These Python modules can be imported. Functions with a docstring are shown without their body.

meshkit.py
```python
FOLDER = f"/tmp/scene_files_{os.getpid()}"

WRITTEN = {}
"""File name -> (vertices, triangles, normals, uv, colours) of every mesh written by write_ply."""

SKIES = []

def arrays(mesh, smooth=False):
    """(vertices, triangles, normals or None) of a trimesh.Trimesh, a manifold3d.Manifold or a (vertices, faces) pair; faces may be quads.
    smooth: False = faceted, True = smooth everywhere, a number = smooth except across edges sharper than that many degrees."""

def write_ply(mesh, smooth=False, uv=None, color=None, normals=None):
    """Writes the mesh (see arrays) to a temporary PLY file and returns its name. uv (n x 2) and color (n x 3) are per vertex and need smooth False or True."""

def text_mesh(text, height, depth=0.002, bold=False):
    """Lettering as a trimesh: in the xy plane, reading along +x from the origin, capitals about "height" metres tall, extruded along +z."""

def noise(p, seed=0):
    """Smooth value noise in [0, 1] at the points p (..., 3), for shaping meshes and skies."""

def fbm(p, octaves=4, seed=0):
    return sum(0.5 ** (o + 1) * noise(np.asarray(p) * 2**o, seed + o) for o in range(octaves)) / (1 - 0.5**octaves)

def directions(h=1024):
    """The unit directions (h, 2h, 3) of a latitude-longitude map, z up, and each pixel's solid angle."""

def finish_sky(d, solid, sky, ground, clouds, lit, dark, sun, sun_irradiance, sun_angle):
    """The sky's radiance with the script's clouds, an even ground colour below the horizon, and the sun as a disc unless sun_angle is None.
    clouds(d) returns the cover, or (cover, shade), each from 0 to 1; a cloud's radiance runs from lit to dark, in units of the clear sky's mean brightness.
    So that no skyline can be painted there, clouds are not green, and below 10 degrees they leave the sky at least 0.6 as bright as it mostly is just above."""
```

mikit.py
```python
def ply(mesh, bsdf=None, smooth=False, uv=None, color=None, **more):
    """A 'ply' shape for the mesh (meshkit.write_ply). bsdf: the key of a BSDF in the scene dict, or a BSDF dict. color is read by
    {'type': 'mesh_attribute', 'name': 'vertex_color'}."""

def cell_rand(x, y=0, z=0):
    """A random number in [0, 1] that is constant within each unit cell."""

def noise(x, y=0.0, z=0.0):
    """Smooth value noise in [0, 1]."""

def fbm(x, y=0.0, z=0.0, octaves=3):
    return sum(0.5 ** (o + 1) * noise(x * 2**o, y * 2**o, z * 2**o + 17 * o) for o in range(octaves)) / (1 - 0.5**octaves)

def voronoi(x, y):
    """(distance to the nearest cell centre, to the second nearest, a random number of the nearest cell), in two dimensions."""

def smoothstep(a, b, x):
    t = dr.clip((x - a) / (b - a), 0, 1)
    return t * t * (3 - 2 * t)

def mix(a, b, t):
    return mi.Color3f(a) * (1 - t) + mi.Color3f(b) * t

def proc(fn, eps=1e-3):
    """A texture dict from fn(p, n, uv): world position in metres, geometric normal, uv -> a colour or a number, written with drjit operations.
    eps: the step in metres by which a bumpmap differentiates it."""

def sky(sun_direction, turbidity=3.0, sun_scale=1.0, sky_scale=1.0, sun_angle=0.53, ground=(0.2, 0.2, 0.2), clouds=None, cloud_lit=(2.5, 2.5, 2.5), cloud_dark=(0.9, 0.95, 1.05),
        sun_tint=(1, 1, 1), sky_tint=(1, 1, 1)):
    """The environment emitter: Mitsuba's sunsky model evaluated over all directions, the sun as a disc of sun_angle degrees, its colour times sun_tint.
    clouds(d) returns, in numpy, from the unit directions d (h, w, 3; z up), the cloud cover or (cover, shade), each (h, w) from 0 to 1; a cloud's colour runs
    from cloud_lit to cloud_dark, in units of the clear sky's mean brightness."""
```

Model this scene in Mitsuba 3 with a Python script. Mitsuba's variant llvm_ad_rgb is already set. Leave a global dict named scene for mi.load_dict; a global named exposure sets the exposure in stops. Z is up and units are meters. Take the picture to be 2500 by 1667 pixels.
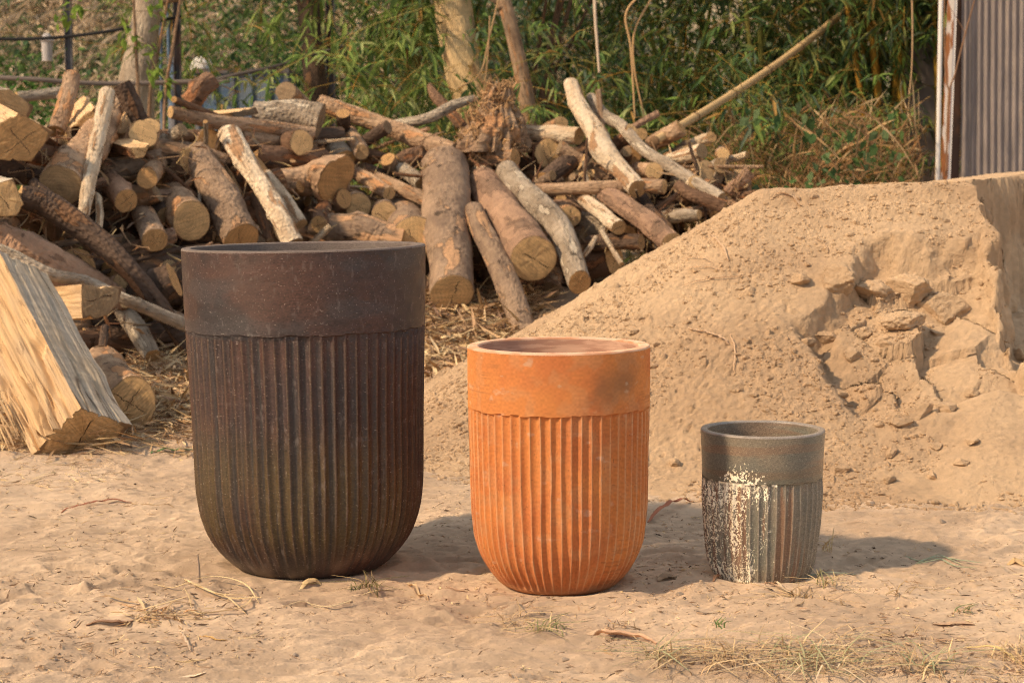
import math
import numpy as np
import trimesh
import drjit as dr
import mitsuba as mi
import mikit
import meshkit
from mikit import noise, fbm, smoothstep, mix, cell_rand, voronoi

T = mi.ScalarTransform4f
# ---------------------------------------------------------------- camera, light, exposure
F, CU, CV = 4390.0, 1250.0, 833.5            # focal length and centre, in pixels of the photograph
EYE, PITCH = 1.2, math.radians(5.35)
FWD = np.array([0, math.cos(PITCH), -math.sin(PITCH)])
UPV = np.array([0, math.sin(PITCH), math.cos(PITCH)])
scene, labels = {}, {}
scene['camera'] = {
    'type': 'thinlens', 'fov': math.degrees(2 * math.atan(1250 / F)), 'fov_axis': 'x',
    'aperture_radius': 0.0055, 'focus_distance': 5.25, 'near_clip': 0.1, 'far_clip': 400.0,
    'to_world': T().look_at(origin=[0, 0, EYE], target=[0, float(FWD[1]), float(EYE + FWD[2])], up=[0, 0, 1])}
SUN_AZ, SUN_EL = math.radians(31), math.radians(38)
SUN = [-math.cos(SUN_AZ) * math.cos(SUN_EL), -math.sin(SUN_AZ) * math.cos(SUN_EL), math.sin(SUN_EL)]
scene['sky'] = mikit.sky(SUN, turbidity=4, sun_scale=1.02, sky_scale=1.2, sun_angle=3.2, sun_tint=(1.0, 0.91, 0.815),
                         sky_tint=(1.1, 1.0, 0.9), clouds=lambda d: 0.5, ground=(0.25, 0.2, 0.15))
exposure = 1.6



# ---------------------------------------------------------------- helpers
def at(u, v, d):
    """The point at distance d (metres along y) that stands at (u, v) in the photograph."""
    ray = FWD + np.array([(u - CU) / F, 0, 0]) + UPV * ((CV - v) / F)
    return np.array([0, 0, EYE]) + ray * (d / ray[1])


def px(r, d):
    """A length of r photograph pixels at distance d, in metres."""
    return r * d / F


def thing(name, label, cat, group=None, kind=None):
    key, n = name, 0
    while key in labels:
        n += 1
        key = f'{name}_{n:03d}'
    labels[key] = {'label': label, 'category': cat}
    if group:
        labels[key]['group'] = group
    if kind:
        labels[key]['kind'] = kind
    return key


def put(key, mesh, bsdf, smooth=False, uv=None, color=None, **extra):
    """One entry of the scene; a key that is taken is numbered. extra: label / kind / group."""
    base, n = key, 0
    while key in scene:
        n += 1
        key = f'{base}_{n:03d}'
    scene[key] = mikit.ply(mesh, bsdf, smooth=smooth, uv=uv, color=color)
    if extra:
        labels.setdefault(key, {}).update(extra)
    return key


def struct(name, mesh, bsdf, smooth=True, **k):
    put(name, mesh, bsdf, smooth=smooth, **k)
    labels[name] = {'kind': 'structure'}


def quads(nr, nc, wrap=False):
    i, j = np.meshgrid(np.arange(nr - 1), np.arange(nc if wrap else nc - 1), indexing='ij')
    j2 = (j + 1) % nc
    q = np.stack([i * nc + j, i * nc + j2, (i + 1) * nc + j2, (i + 1) * nc + j], -1).reshape(-1, 4)
    return np.vstack([q[:, [0, 1, 2]], q[:, [0, 2, 3]]])


def join(parts):
    """parts: (v, f) pairs -> one (v, f)."""
    vs, fs, n = [], [], 0
    for v, f in parts:
        vs.append(np.asarray(v, float))
        fs.append(np.asarray(f, int) + n)
        n += len(v)
    return np.vstack(vs), np.vstack(fs)


def vnoise(p, scale, octaves=3, seed=0):
    return meshkit.fbm(np.asarray(p) * scale, octaves, seed) - 0.5


def catmull(pts, n):
    """n points along a smooth curve through pts (k, m)."""
    p = np.asarray(pts, float)
    if len(p) == 2:
        t = np.linspace(0, 1, n)[:, None]
        return p[0] * (1 - t) + p[1] * t
    q = np.vstack([2 * p[0] - p[1], p, 2 * p[-1] - p[-2]])
    out = []
    for t in np.linspace(0, len(p) - 1 - 1e-9, n):
        i, s = int(t), t - int(t)
        a, b, c, d = q[i:i + 4]
        out.append(0.5 * (2 * b + (c - a) * s + (2 * a - 5 * b + 4 * c - d) * s * s + (3 * b - a - 3 * c + d) * s ** 3))
    return np.array(out)


def frames(p):
    """Tangent and two normals along the polyline, carried without twist."""
    t = np.gradient(p, axis=0)
    t /= np.linalg.norm(t, axis=1, keepdims=True) + 1e-12
    a = np.cross(t[0], [0, 0, 1.0] if abs(t[0][2]) < 0.9 else [1.0, 0, 0])
    a /= np.linalg.norm(a)
    A = []
    for k in range(len(p)):
        a = a - t[k] * (a @ t[k])
        a /= np.linalg.norm(a)
        A.append(a)
    A = np.array(A)
    return t, A, np.cross(t, A)


def tube(pts, radii, sides=6, n=None, closed=True):
    """A tapering tube along the points, with closed ends."""
    n = n or len(pts)
    p = catmull(pts, n)
    r = np.interp(np.linspace(0, 1, n), np.linspace(0, 1, len(np.atleast_1d(radii))), np.atleast_1d(radii))
    t, A, B = frames(p)
    th = np.arange(sides) * 2 * np.pi / sides
    v = p[:, None] + r[:, None, None] * (np.cos(th)[None, :, None] * A[:, None] + np.sin(th)[None, :, None] * B[:, None])
    v, f = v.reshape(-1, 3), quads(n, sides, True)
    if closed:
        k = len(v)
        v = np.vstack([v, p[0], p[-1]])
        i = np.arange(sides)
        f = np.vstack([f, np.stack([i * 0 + k, (i + 1) % sides, i], 1), np.stack([i * 0 + k + 1, (n - 1) * sides + i, (n - 1) * sides + (i + 1) % sides], 1)])
    return v, f


def box(x0, x1, y0, y1, z0, z1):
    b = trimesh.creation.box(bounds=[[x0, y0, z0], [x1, y1, z1]])
    return np.array(b.vertices), np.array(b.faces)


def leaves(base, direction, length, width, fold=0.25, bend=0.25, up=(0, 0, 1.0), rng=None):
    """Lance-shaped leaves, two folded and bent faces pairs each: (vertices, faces); 6 vertices a leaf."""
    d = direction / (np.linalg.norm(direction, axis=1, keepdims=True) + 1e-9)
    s = np.cross(d, np.broadcast_to(up, d.shape) + (rng.normal(0, 0.5, d.shape) if rng is not None else 0))
    s /= np.linalg.norm(s, axis=1, keepdims=True) + 1e-9
    n = np.cross(s, d)
    L, W = length[:, None], width[:, None]
    down = np.array([0, 0, -1.0]) * bend * L
    v0 = base
    v1 = base + d * L * 0.35 + s * W * 0.5 + n * W * fold + down * 0.15
    v2 = base + d * L * 0.35 - s * W * 0.5 + n * W * fold + down * 0.15
    vm = base + d * L * 0.38 + down * 0.15
    v4 = base + d * L * 0.98 + down
    vb = base + d * L * 0.68 + s * W * 0.36 + down * 0.5
    vc = base + d * L * 0.68 - s * W * 0.36 + down * 0.5
    v = np.stack([v0, v1, v2, vm, v4, vb, vc], 1).reshape(-1, 3)
    k = np.arange(len(base))[:, None, None] * 7
    f = (np.array([[0, 3, 1], [0, 2, 3], [1, 3, 5], [3, 2, 6], [5, 3, 4], [3, 6, 4]])[None] + k).reshape(-1, 3)
    return v, f


def sm(a, b, x):
    t = np.clip((np.asarray(x, float) - a) / (b - a), 0, 1)
    return t * t * (3 - 2 * t)
# ---------------------------------------------------------------- materials
def principled(color, rough=0.8, spec=0.3, **k):
    c = color if isinstance(color, dict) else {'type': 'rgb', 'value': list(color)}
    return {'type': 'principled', 'base_color': c, 'roughness': rough, 'specular': spec, **k}


def bumped(bsdf, fn, scale, eps=1e-3):
    return {'type': 'twosided', 'b': {'type': 'bumpmap', 'arbitrary': mikit.proc(fn, eps), 'scale': scale, 'bsdf': bsdf}}


def twosided(b):
    return {'type': 'twosided', 'b': b}


def sand_color(p, n, uv):
    a = fbm(p.x * 2.3, p.y * 2.3, p.z * 2.3, 3)
    b = noise(p.x * 55, p.y * 55, p.z * 55)
    c = noise(p.x * 260, p.y * 260, p.z * 260)
    col = mix((0.40, 0.295, 0.205), (0.51, 0.385, 0.27), smoothstep(0.3, 0.7, a))
    col = col * (0.84 + 0.2 * b + 0.14 * c)
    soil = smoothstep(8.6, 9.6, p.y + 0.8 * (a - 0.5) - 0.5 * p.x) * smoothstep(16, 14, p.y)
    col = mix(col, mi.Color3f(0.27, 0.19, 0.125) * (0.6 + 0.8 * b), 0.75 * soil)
    return mix(col, (0.16, 0.12, 0.09), 0.4 * smoothstep(0.84, 0.93, noise(p.x * 150, p.y * 120, p.z * 120 + 9)))


def sand_bump(p, n, uv):
    return 0.45 * noise(p.x * 70, p.y * 70, p.z * 70) + 0.35 * noise(p.x * 170, p.y * 170, p.z * 170) + 0.2 * noise(p.x * 340, p.y * 340, p.z * 340)


def heap_color(p, n, uv):
    a = fbm(p.x * 1.7, p.y * 1.7, p.z * 3, 3)
    b = noise(p.x * 45, p.y * 45, p.z * 45)
    c = noise(p.x * 190, p.y * 190, p.z * 190)
    col = mix((0.385, 0.265, 0.165), (0.475, 0.34, 0.215), smoothstep(0.3, 0.7, a))
    return col * (0.84 + 0.2 * b + 0.14 * c)


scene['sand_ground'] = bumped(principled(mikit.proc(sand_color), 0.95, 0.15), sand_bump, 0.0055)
scene['sand_heap'] = bumped(principled(mikit.proc(heap_color), 0.95, 0.15), sand_bump, 0.013)

# bark: uv = (turn, metres along + 8 * number of the log); number % 8 picks the kind of bark
BARK = {  # kind: ground colour, second colour, blotches
    'pale': ((0.72, 0.60, 0.44), (0.56, 0.42, 0.28), (0.33, 0.17, 0.08)),
    'tan': ((0.47, 0.325, 0.21), (0.28, 0.18, 0.115), (0.48, 0.25, 0.12)),
    'brown': ((0.23, 0.14, 0.09), (0.15, 0.09, 0.058), (0.33, 0.15, 0.07)),
    'grey': ((0.42, 0.35, 0.27), (0.26, 0.205, 0.15), (0.52, 0.45, 0.35)),
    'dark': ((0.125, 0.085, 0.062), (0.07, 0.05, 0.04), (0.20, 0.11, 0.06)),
    'red': ((0.44, 0.28, 0.185), (0.30, 0.19, 0.13), (0.22, 0.145, 0.10)),
    'honey': ((0.80, 0.60, 0.34), (0.62, 0.44, 0.24), (0.32, 0.19, 0.10)),
    'fawn': ((0.34, 0.24, 0.165), (0.20, 0.14, 0.10), (0.47, 0.28, 0.155))}
KINDS = list(BARK)
NK = len(KINDS)


def bark_color(p, n, uv):
    k = dr.floor(uv.y / 8)
    kind = k - NK * dr.floor((k + 0.25) / NK)
    v = uv.y - 8 * k
    cx, cy = dr.cos(uv.x * 2 * math.pi), dr.sin(uv.x * 2 * math.pi)
    c1, c2, c3 = mi.Color3f(0), mi.Color3f(0), mi.Color3f(0)
    for q, name in enumerate(KINDS):
        on = dr.abs(kind - q) < 0.5
        c1, c2, c3 = (dr.select(on, mi.Color3f(*BARK[name][z]), o) for z, o in enumerate((c1, c2, c3)))
    a = fbm(cx * 1.4 + k * 3.1, cy * 1.4, v * 5, 3)
    fine = fbm(cx * 9 + k, cy * 9, v * 16, 3)
    grit = noise(cx * 30 + k, cy * 30, v * 150)
    ring = noise(cx * 1.1, cy * 1.1 + k, v * 60)
    col = c1 + (c2 - c1) * smoothstep(0.34, 0.66, 0.55 * a + 0.45 * fine)
    peel = fbm(cx * 1.7, cy * 1.7 + k * 5, v * 4.5, 4)
    col = col + (c3 - col) * 0.8 * smoothstep(0.585, 0.63, peel)
    col = col * (0.62 + 0.5 * fine + 0.25 * grit) * (0.88 + 0.24 * ring) * (0.85 + 0.3 * cell_rand(k, 3))
    scar = smoothstep(0.80, 0.86, noise(cx * 3.2 + k, cy * 3.2, v * 34)) * smoothstep(0.4, 0.6, a)
    return col * (1 - 0.55 * scar) * (1 - 0.4 * smoothstep(0.05, 0.0, dr.abs(peel - 0.585)) * smoothstep(0.55, 0.585, peel))


def bark_bump(p, n, uv):
    k = dr.floor(uv.y / 8)
    cx, cy = dr.cos(uv.x * 2 * math.pi), dr.sin(uv.x * 2 * math.pi)
    return 0.6 * fbm(cx * 7 + k, cy * 7, uv.y * 38, 2) + 0.4 * noise(cx * 2.5, cy * 2.5, uv.y * 70)


scene['bark'] = bumped(principled(mikit.proc(bark_color), 0.9, 0.2), bark_bump, 0.028)


def cut_color(p, n, uv):
    # uv: place on the cut face in radii, + 8 * number of the log on v
    k = dr.floor((uv.y + 4) / 8)
    x, y = uv.x, uv.y - 8 * k
    ox, oy = 0.3 * (cell_rand(k, 1) - 0.5), 0.3 * (cell_rand(k, 2) - 0.5)
    r = dr.sqrt(dr.square(x - ox) + dr.square(y - oy)) + 0.22 * noise(x * 2.2 + k, y * 2.2)
    ang = dr.atan2(y - oy, x - ox)
    rings = 0.5 + 0.5 * dr.sin(r * 38 + 3 * noise(x * 4, y * 4 + k))
    saw = noise((x * dr.cos(k) + y * dr.sin(k)) * 26, (y * dr.cos(k) - x * dr.sin(k)) * 2.0, k)
    tone = cell_rand(k, 4)
    col = mix((0.58, 0.385, 0.19), (0.22, 0.16, 0.105), smoothstep(0.15, 0.95, tone))
    col = mix(col, (0.47, 0.28, 0.125), smoothstep(0.72, 0.8, cell_rand(k, 5)))
    col = col * (0.86 + 0.16 * rings) * (0.78 + 0.42 * saw) * (0.85 + 0.3 * fbm(x * 3, y * 3 + k, 0, 2))
    col = mix(col, (0.16, 0.095, 0.05), 0.65 * smoothstep(0.30, 0.05, r) * cell_rand(k, 6))
    crack = dr.abs(dr.sin(ang * (1 + dr.floor(3 * cell_rand(k, 7))) + 6 * cell_rand(k, 8) + 0.5 * noise(r * 6, k)))
    col = mix(col, (0.06, 0.035, 0.02), smoothstep(0.055, 0.02, crack * r) * smoothstep(0.05, 0.12, r) * smoothstep(0.95, 0.6, r) * smoothstep(0.15, 0.25, cell_rand(k, 9)))
    return mix(col, (0.14, 0.085, 0.05), 0.8 * smoothstep(0.93, 1.0, dr.sqrt(x * x + y * y)))


scene['cut_wood'] = twosided(principled(mikit.proc(cut_color), 0.85, 0.2))


def split_parts(uv):
    k = dr.floor(uv.y / 8)
    v = uv.y - 8 * k
    f1 = 0.6 * noise(uv.x * 260, v * 9, k) + 0.4 * noise(uv.x * 110, v * 4, k + 3)
    f2 = fbm(uv.x * 45, v * 3.5, k, 4)
    return k, v, f1, f2, fbm(uv.x * 9, v * 4, k + 7, 3)


def split_color(p, n, uv):
    k, v, f1, f2, f3 = split_parts(uv)
    col = mix((0.62, 0.43, 0.24), (0.42, 0.27, 0.14), smoothstep(0.3, 0.8, 0.5 * f1 + 0.5 * f2))
    col = mix(col, (0.44, 0.35, 0.25), 0.35 * smoothstep(0.5, 0.75, f3))
    return mix(col, (0.17, 0.10, 0.06), 0.5 * smoothstep(0.68, 0.76, fbm(uv.x * 60, v * 9, k + 3, 3)))


def split_grey(p, n, uv):
    k, v, f1, f2, f3 = split_parts(uv)
    col = mix((0.47, 0.41, 0.325), (0.33, 0.28, 0.215), smoothstep(0.3, 0.8, 0.4 * f1 + 0.6 * f2))
    col = mix(col, (0.46, 0.36, 0.24), 0.5 * smoothstep(0.55, 0.75, f3))
    across = noise(v * 60 + 1.5 * noise(uv.x * 20, k), uv.x * 3, k)
    col = col * (0.88 + 0.24 * across)
    crack = smoothstep(0.05, 0.0, dr.abs(fbm(v * 6.0, uv.x * 1.2, k + 5, 3) - 0.5)) * smoothstep(0.5, 0.6, noise(v * 3, k))
    grain = smoothstep(0.035, 0.0, dr.abs(fbm(uv.x * 11, v * 0.9, k + 11, 2) - 0.47))
    return mix(col, (0.09, 0.06, 0.04), 0.75 * dr.maximum(crack, grain))


def split_bump(p, n, uv):
    return 0.6 * noise(uv.x * 140, uv.y * 5) + 0.4 * noise(uv.x * 40, uv.y * 3)


scene['split_grey'] = bumped(principled(mikit.proc(split_grey), 0.9, 0.2), split_bump, 0.006)
scene['split_wood'] = bumped(principled(mikit.proc(split_color), 0.9, 0.2), split_bump, 0.008)

scene['pebble_stone'] = twosided(principled((.30, .24, .19), .8))
vc = {'type': 'mesh_attribute', 'name': 'vertex_color'}
scene['leaf'] = {'type': 'principledthin', 'base_color': vc, 'roughness': 0.55, 'diff_trans': 0.6, 'spec_trans': 0.0, 'eta': 1.4}
scene['dry'] = twosided(principled(vc, 0.85, 0.2))          # straw, twigs, litter: each piece its own colour
# ---------------------------------------------------------------- ground: one sheet to the horizon
PX = {'dark': (-0.616, 5.46), 'orange': (0.139, 5.19), 'small': (0.748, 5.32)}


rgf = np.random.default_rng(19)
FOOT = [(rgf.uniform(-1.5, 1.7), rgf.uniform(4.1, 5.6), rgf.uniform(-.6, .6), rgf.uniform(.11, .14)) for _ in range(26)]


def ground_base(x, y):
    x, y = np.asarray(x, float), np.asarray(y, float)
    z = 0.20 * sm(7.2, 11.0, y) + 0.24 * sm(10.4, 12.2, y) + 0.02 * np.maximum(0, y - 16)
    return z


def ground_z(x, y, fine=True):
    x, y = np.broadcast_arrays(np.asarray(x, float), np.asarray(y, float))
    z = ground_base(x, y)
    p = np.stack([x, y, x * 0], -1)
    near = sm(13, 7.5, y)
    w = p + 0.25 * np.stack([vnoise(p, 1.5, 2, 5), vnoise(p, 1.5, 2, 6), x * 0], -1)
    z = z + 0.045 * vnoise(w, 1.3, 3, 1)
    # trodden sand: soft ridges and dents with sharper crests on one side
    a = vnoise(w * [1, 1.6, 1], 4.2, 3, 2)
    z = z + near * (0.050 * np.abs(a) - 0.011)
    b = vnoise(w * [1, 2.2, 1], 9.5, 2, 3)
    z = z + near * 0.014 * (1 - 2.4 * np.abs(b))
    sweep = np.stack([w[..., 0] * 1.4 - w[..., 1] * 1.6, w[..., 0] * 5.5 + w[..., 1] * 6.5, w[..., 0] * 0], -1)
    z = z + near * 0.014 * np.maximum(0, 0.5 - 3.2 * np.abs(vnoise(sweep, 1, 2, 4))) * sm(.42, .6, meshkit.fbm(p * 0.9, 2, 14))
    if fine:
        z = z + near * (0.005 * vnoise(p, 26, 3, 7) + 0.003 * vnoise(p, 75, 2, 8))
        c = meshkit.noise(p * 42, 11)
        z = z + near * 0.004 * sm(0.86, 0.98, c)           # crumbs
    for fx, fy, fa, fl in FOOT:                              # shoe prints, blown half over
        u = (x - fx) * math.cos(fa) + (y - fy) * math.sin(fa)
        v = -(x - fx) * math.sin(fa) + (y - fy) * math.cos(fa)
        q = np.hypot(u / fl, v / (0.045 + 0.012 * np.cos(u / fl * 2.2)))
        z = z - 0.013 * sm(1.1, 0.75, q) + 0.007 * np.exp(-((q - 1.25) / 0.22) ** 2)
    for (cx, cy), r in ((PX['dark'], .23), (PX['orange'], .165), (PX['small'], .15)):
        q = np.hypot(x - cx, y - cy)
        flat = sm(r + 0.10, r - 0.02, q)
        z = z * (1 - flat) - 0.001 * flat
        z = z + 0.009 * np.exp(-((q - r - 0.05) / 0.03) ** 2) * (0.2 + 1.2 * meshkit.noise(p * 7, 21))
    return z


def graded(lo, hi, d, far, grow=1.16):
    c = list(np.arange(lo, hi + d / 2, d))
    s, a = d, c[0]
    left = []
    while a > -far:
        s *= grow
        a -= s
        left.append(a)
    s, b = d, c[-1]
    while b < far:
        s *= grow
        b += s
        c.append(b)
    return np.array(left[::-1] + c)


gx = graded(-1.62, 1.85, 0.0062, 160)
gy = graded(3.95, 6.9, 0.0068, 160, 1.014)
gy = gy[gy > 2.5]
gy = np.concatenate([[-150, -60, -20, -6, 0, 1.6], gy])
X, Y = np.meshgrid(gx, gy)
GZ = ground_z(X, Y)
struct('ground', (np.stack([X, Y, GZ], -1).reshape(-1, 3), quads(len(gy), len(gx))), 'sand_ground')


# ---------------------------------------------------------------- the heap of sand
def heap_shape(x, y):
    x, y = np.broadcast_arrays(np.asarray(x, float), np.asarray(y, float))
    p = np.stack([x, y, x * 0], -1)
    wob = vnoise(p, 1.1, 3, 31)
    # crest from A towards the right, rounded end cap at A
    ax, ay = 1.19, 8.45
    crest = 1.105 + 0.055 * (x - ax)
    q = np.where(x < ax, np.hypot((x - ax) * 0.90, y - ay), np.abs(y - ay + 0.10 * (x - ax)))
    crest = crest - 0.018 * sm(1.85, 2.05, x) * sm(.45, .65, meshkit.fbm(p * 6, 3, 57)) * sm(8.9, 8.5, y)
    z = crest - math.tan(math.radians(31.0)) * np.maximum(q - 0.02 + 0.13 * wob, 0)
    z = np.minimum(z, crest - 0.012 * vnoise(p, 3, 2, 77))
    z = np.where(z < 0.20, 0.20 * np.exp((z - 0.20) / 0.22), z)      # the toe runs out softly
    # groove along the crest
    g = y - (ay - 0.10 * (x - ax) - 0.12)
    on = sm(ax - 0.25, ax + 0.1, x)
    z = z - 0.034 * np.exp(-(g / 0.045) ** 2) * on + 0.016 * np.exp(-((g + 0.10) / 0.045) ** 2) * on
    side = sm(1.36, 1.20, x + 0.10 * vnoise(p, 3, 2, 33) + 0.12 * (y - 7))  # 1 on the rough left flank
    z = z + 0.035 * vnoise(p, 4, 3, 34) * sm(0.05, 0.25, z)
    rough = sm(0.02, 0.14, z) * (0.30 + 0.70 * side) * (0.5 + meshkit.noise(p * 3.1, 48))
    z = z + rough * (0.007 * vnoise(p, 17, 3, 35) + 0.004 * (meshkit.noise(p * 33, 36) - .5) + 0.012 * (meshkit.noise(p * 66, 37) - .5) - 0.014 * sm(0.86, 0.98, meshkit.noise(p * 34, 61)) + 0.020 * sm(0.90, 0.99, meshkit.noise(p * 25, 62)))
    # ledge lines, as of thin layers, on the smoother upper face
    up = sm(0.55, 0.8, z) * (1 - side) * sm(1.3, 1.6, x)
    z = z + up * 0.03 * np.abs(vnoise(p * [0.5, 7, 1], 2.2, 2, 38))
    # the hollow where the front face has slid away
    left = x - 1.15 - 0.12 * sm(7.7, 7.0, y) - 0.16 * vnoise(p, 2.6, 3, 39) - 0.10 * vnoise(p, 8, 3, 40)
    topc = 8.03 - y + 0.40 * vnoise(p + 7, 2.6, 3, 49) + 0.14 * vnoise(p, 8, 3, 50) - 0.34 * sm(1.6, 1.25, x)
    edge = np.minimum(np.minimum(left, topc), (2.10 - x) * 2)
    cut = sm(0.0, 0.13, edge)
    w = p + 0.07 * np.stack([vnoise(p, 5, 3, 51), vnoise(p, 5, 3, 52), x * 0], -1)
    cell, cx, cy = blocks(w, 4.6, 41)
    lean = (cell - 0.5) * 0.09 + (cx * np.sin(cell * 40) + cy * np.cos(cell * 40)) * 0.075
    depth = (0.13 + 0.07 * vnoise(p, 3, 2, 54)) * sm(6.95, 7.25, y)
    inner = z - depth + lean * sm(6.95, 7.25, y) * sm(.05, .2, edge) + 0.03 * vnoise(p, 12, 3, 53)
    z = z * (1 - cut) + np.maximum(inner, 0.02) * cut
    # fan of loose sand below the hollow
    fan = 0.42 - 0.50 * np.hypot((x - 1.95) * 0.95, (y - 7.2) * 0.85) + 0.05 * vnoise(p * [2.2, 1, 1], 2, 3, 42)
    on = sm(1.35, 1.6, x) * sm(7.3, 7.1, y) * sm(2.5, 2.2, x)
    z = np.where(on > 0, np.maximum(z, fan * on), z)
    # at the right the end of the heap has been dug away: a steep wall that draws back from the crest
    jag = 0.20 * vnoise(p, 3.2, 3, 43) + 0.12 * vnoise(p, 9, 3, 44)
    e = x - 2.05 - jag
    wall = ((x - 2.05) * 0.86 - (y - 8.27) * 0.51) + 0.8 * jag + 0.26 * vnoise(p, 3.6, 4, 55)
    low = 0.52 * sm(6.35, 8.1, y) - 0.10 * sm(2.3, 3.0, x) + 0.07 * vnoise(p, 6, 3, 45) + 0.03 * vnoise(p, 16, 2, 56)
    dug = np.maximum(crest - ground_base(x, y) + ground_base(2.05, 8.3) - 4.5 * np.maximum(wall, 0) - 0.6 * np.maximum(-wall - 0.35, 0), low)
    cutr = sm(0.0, 0.08, e)
    z = z * (1 - cutr) + dug * cutr
    z = z + sm(0.02, 0.1, z) * (0.006 * vnoise(p, 45, 2, 46))
    return z


def blocks(p, s, seed):
    """Cells with random numbers: (number, offset x, offset y) of the nearest cell centre."""
    q = p * s
    i = np.floor(q).astype(int)
    best = np.full(q.shape[:-1], 9.0)
    num, ox, oy = best * 0, best * 0, best * 0
    for a in (-1, 0, 1):
        for b in (-1, 0, 1):
            c = i + [a, b, 0]
            r = [meshkit.noise(c + np.array([0.0, 0, k]), seed) for k in (1, 2, 3)]
            dx, dy = q[..., 0] - c[..., 0] - r[0], q[..., 1] - c[..., 1] - r[1]
            d = np.hypot(dx, dy)
            w = d < best
            best = np.where(w, d, best)
            num, ox, oy = np.where(w, r[2], num), np.where(w, dx, ox), np.where(w, dy, oy)
    return num, ox, oy


hx_ = np.concatenate([np.arange(-0.75, 3.0, 0.0075), np.linspace(3.01, 5.2, 60)])
hy_ = np.concatenate([np.arange(5.55, 8.75, 0.0075), np.linspace(8.77, 10.6, 70)])
X, Y = np.meshgrid(hx_, hy_)
HZ = heap_shape(X, Y)
HZ = np.maximum(HZ - 0.035, -0.05) + ground_base(X, Y)
edge_fade = sm(-0.75, -0.6, X) * sm(5.55, 5.7, Y)
HZ = np.where(edge_fade < 1, np.minimum(HZ, -0.05 + 0.05 * edge_fade), HZ)
f = quads(len(hy_), len(hx_))
keep = (HZ > GZ.min() - 1).ravel()
low = (HZ < ground_z(X, Y, False) - 0.03).ravel()
f = f[~(low[f].all(1))]
sp = thing('sand_pile', 'large heap of tan building sand with a collapsed front behind the three pots', 'sand pile')
HP = np.stack([X, Y, HZ], -1)
gy_, gx_ = np.gradient(HZ)
nrm = np.stack([-gx_ / np.gradient(X, axis=1), -gy_ / np.gradient(Y, axis=0), np.ones_like(HZ)], -1)
steep = sm(0.8, 2.5, np.hypot(nrm[..., 0], nrm[..., 1]))
nrm /= np.linalg.norm(nrm, axis=-1, keepdims=True)
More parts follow.
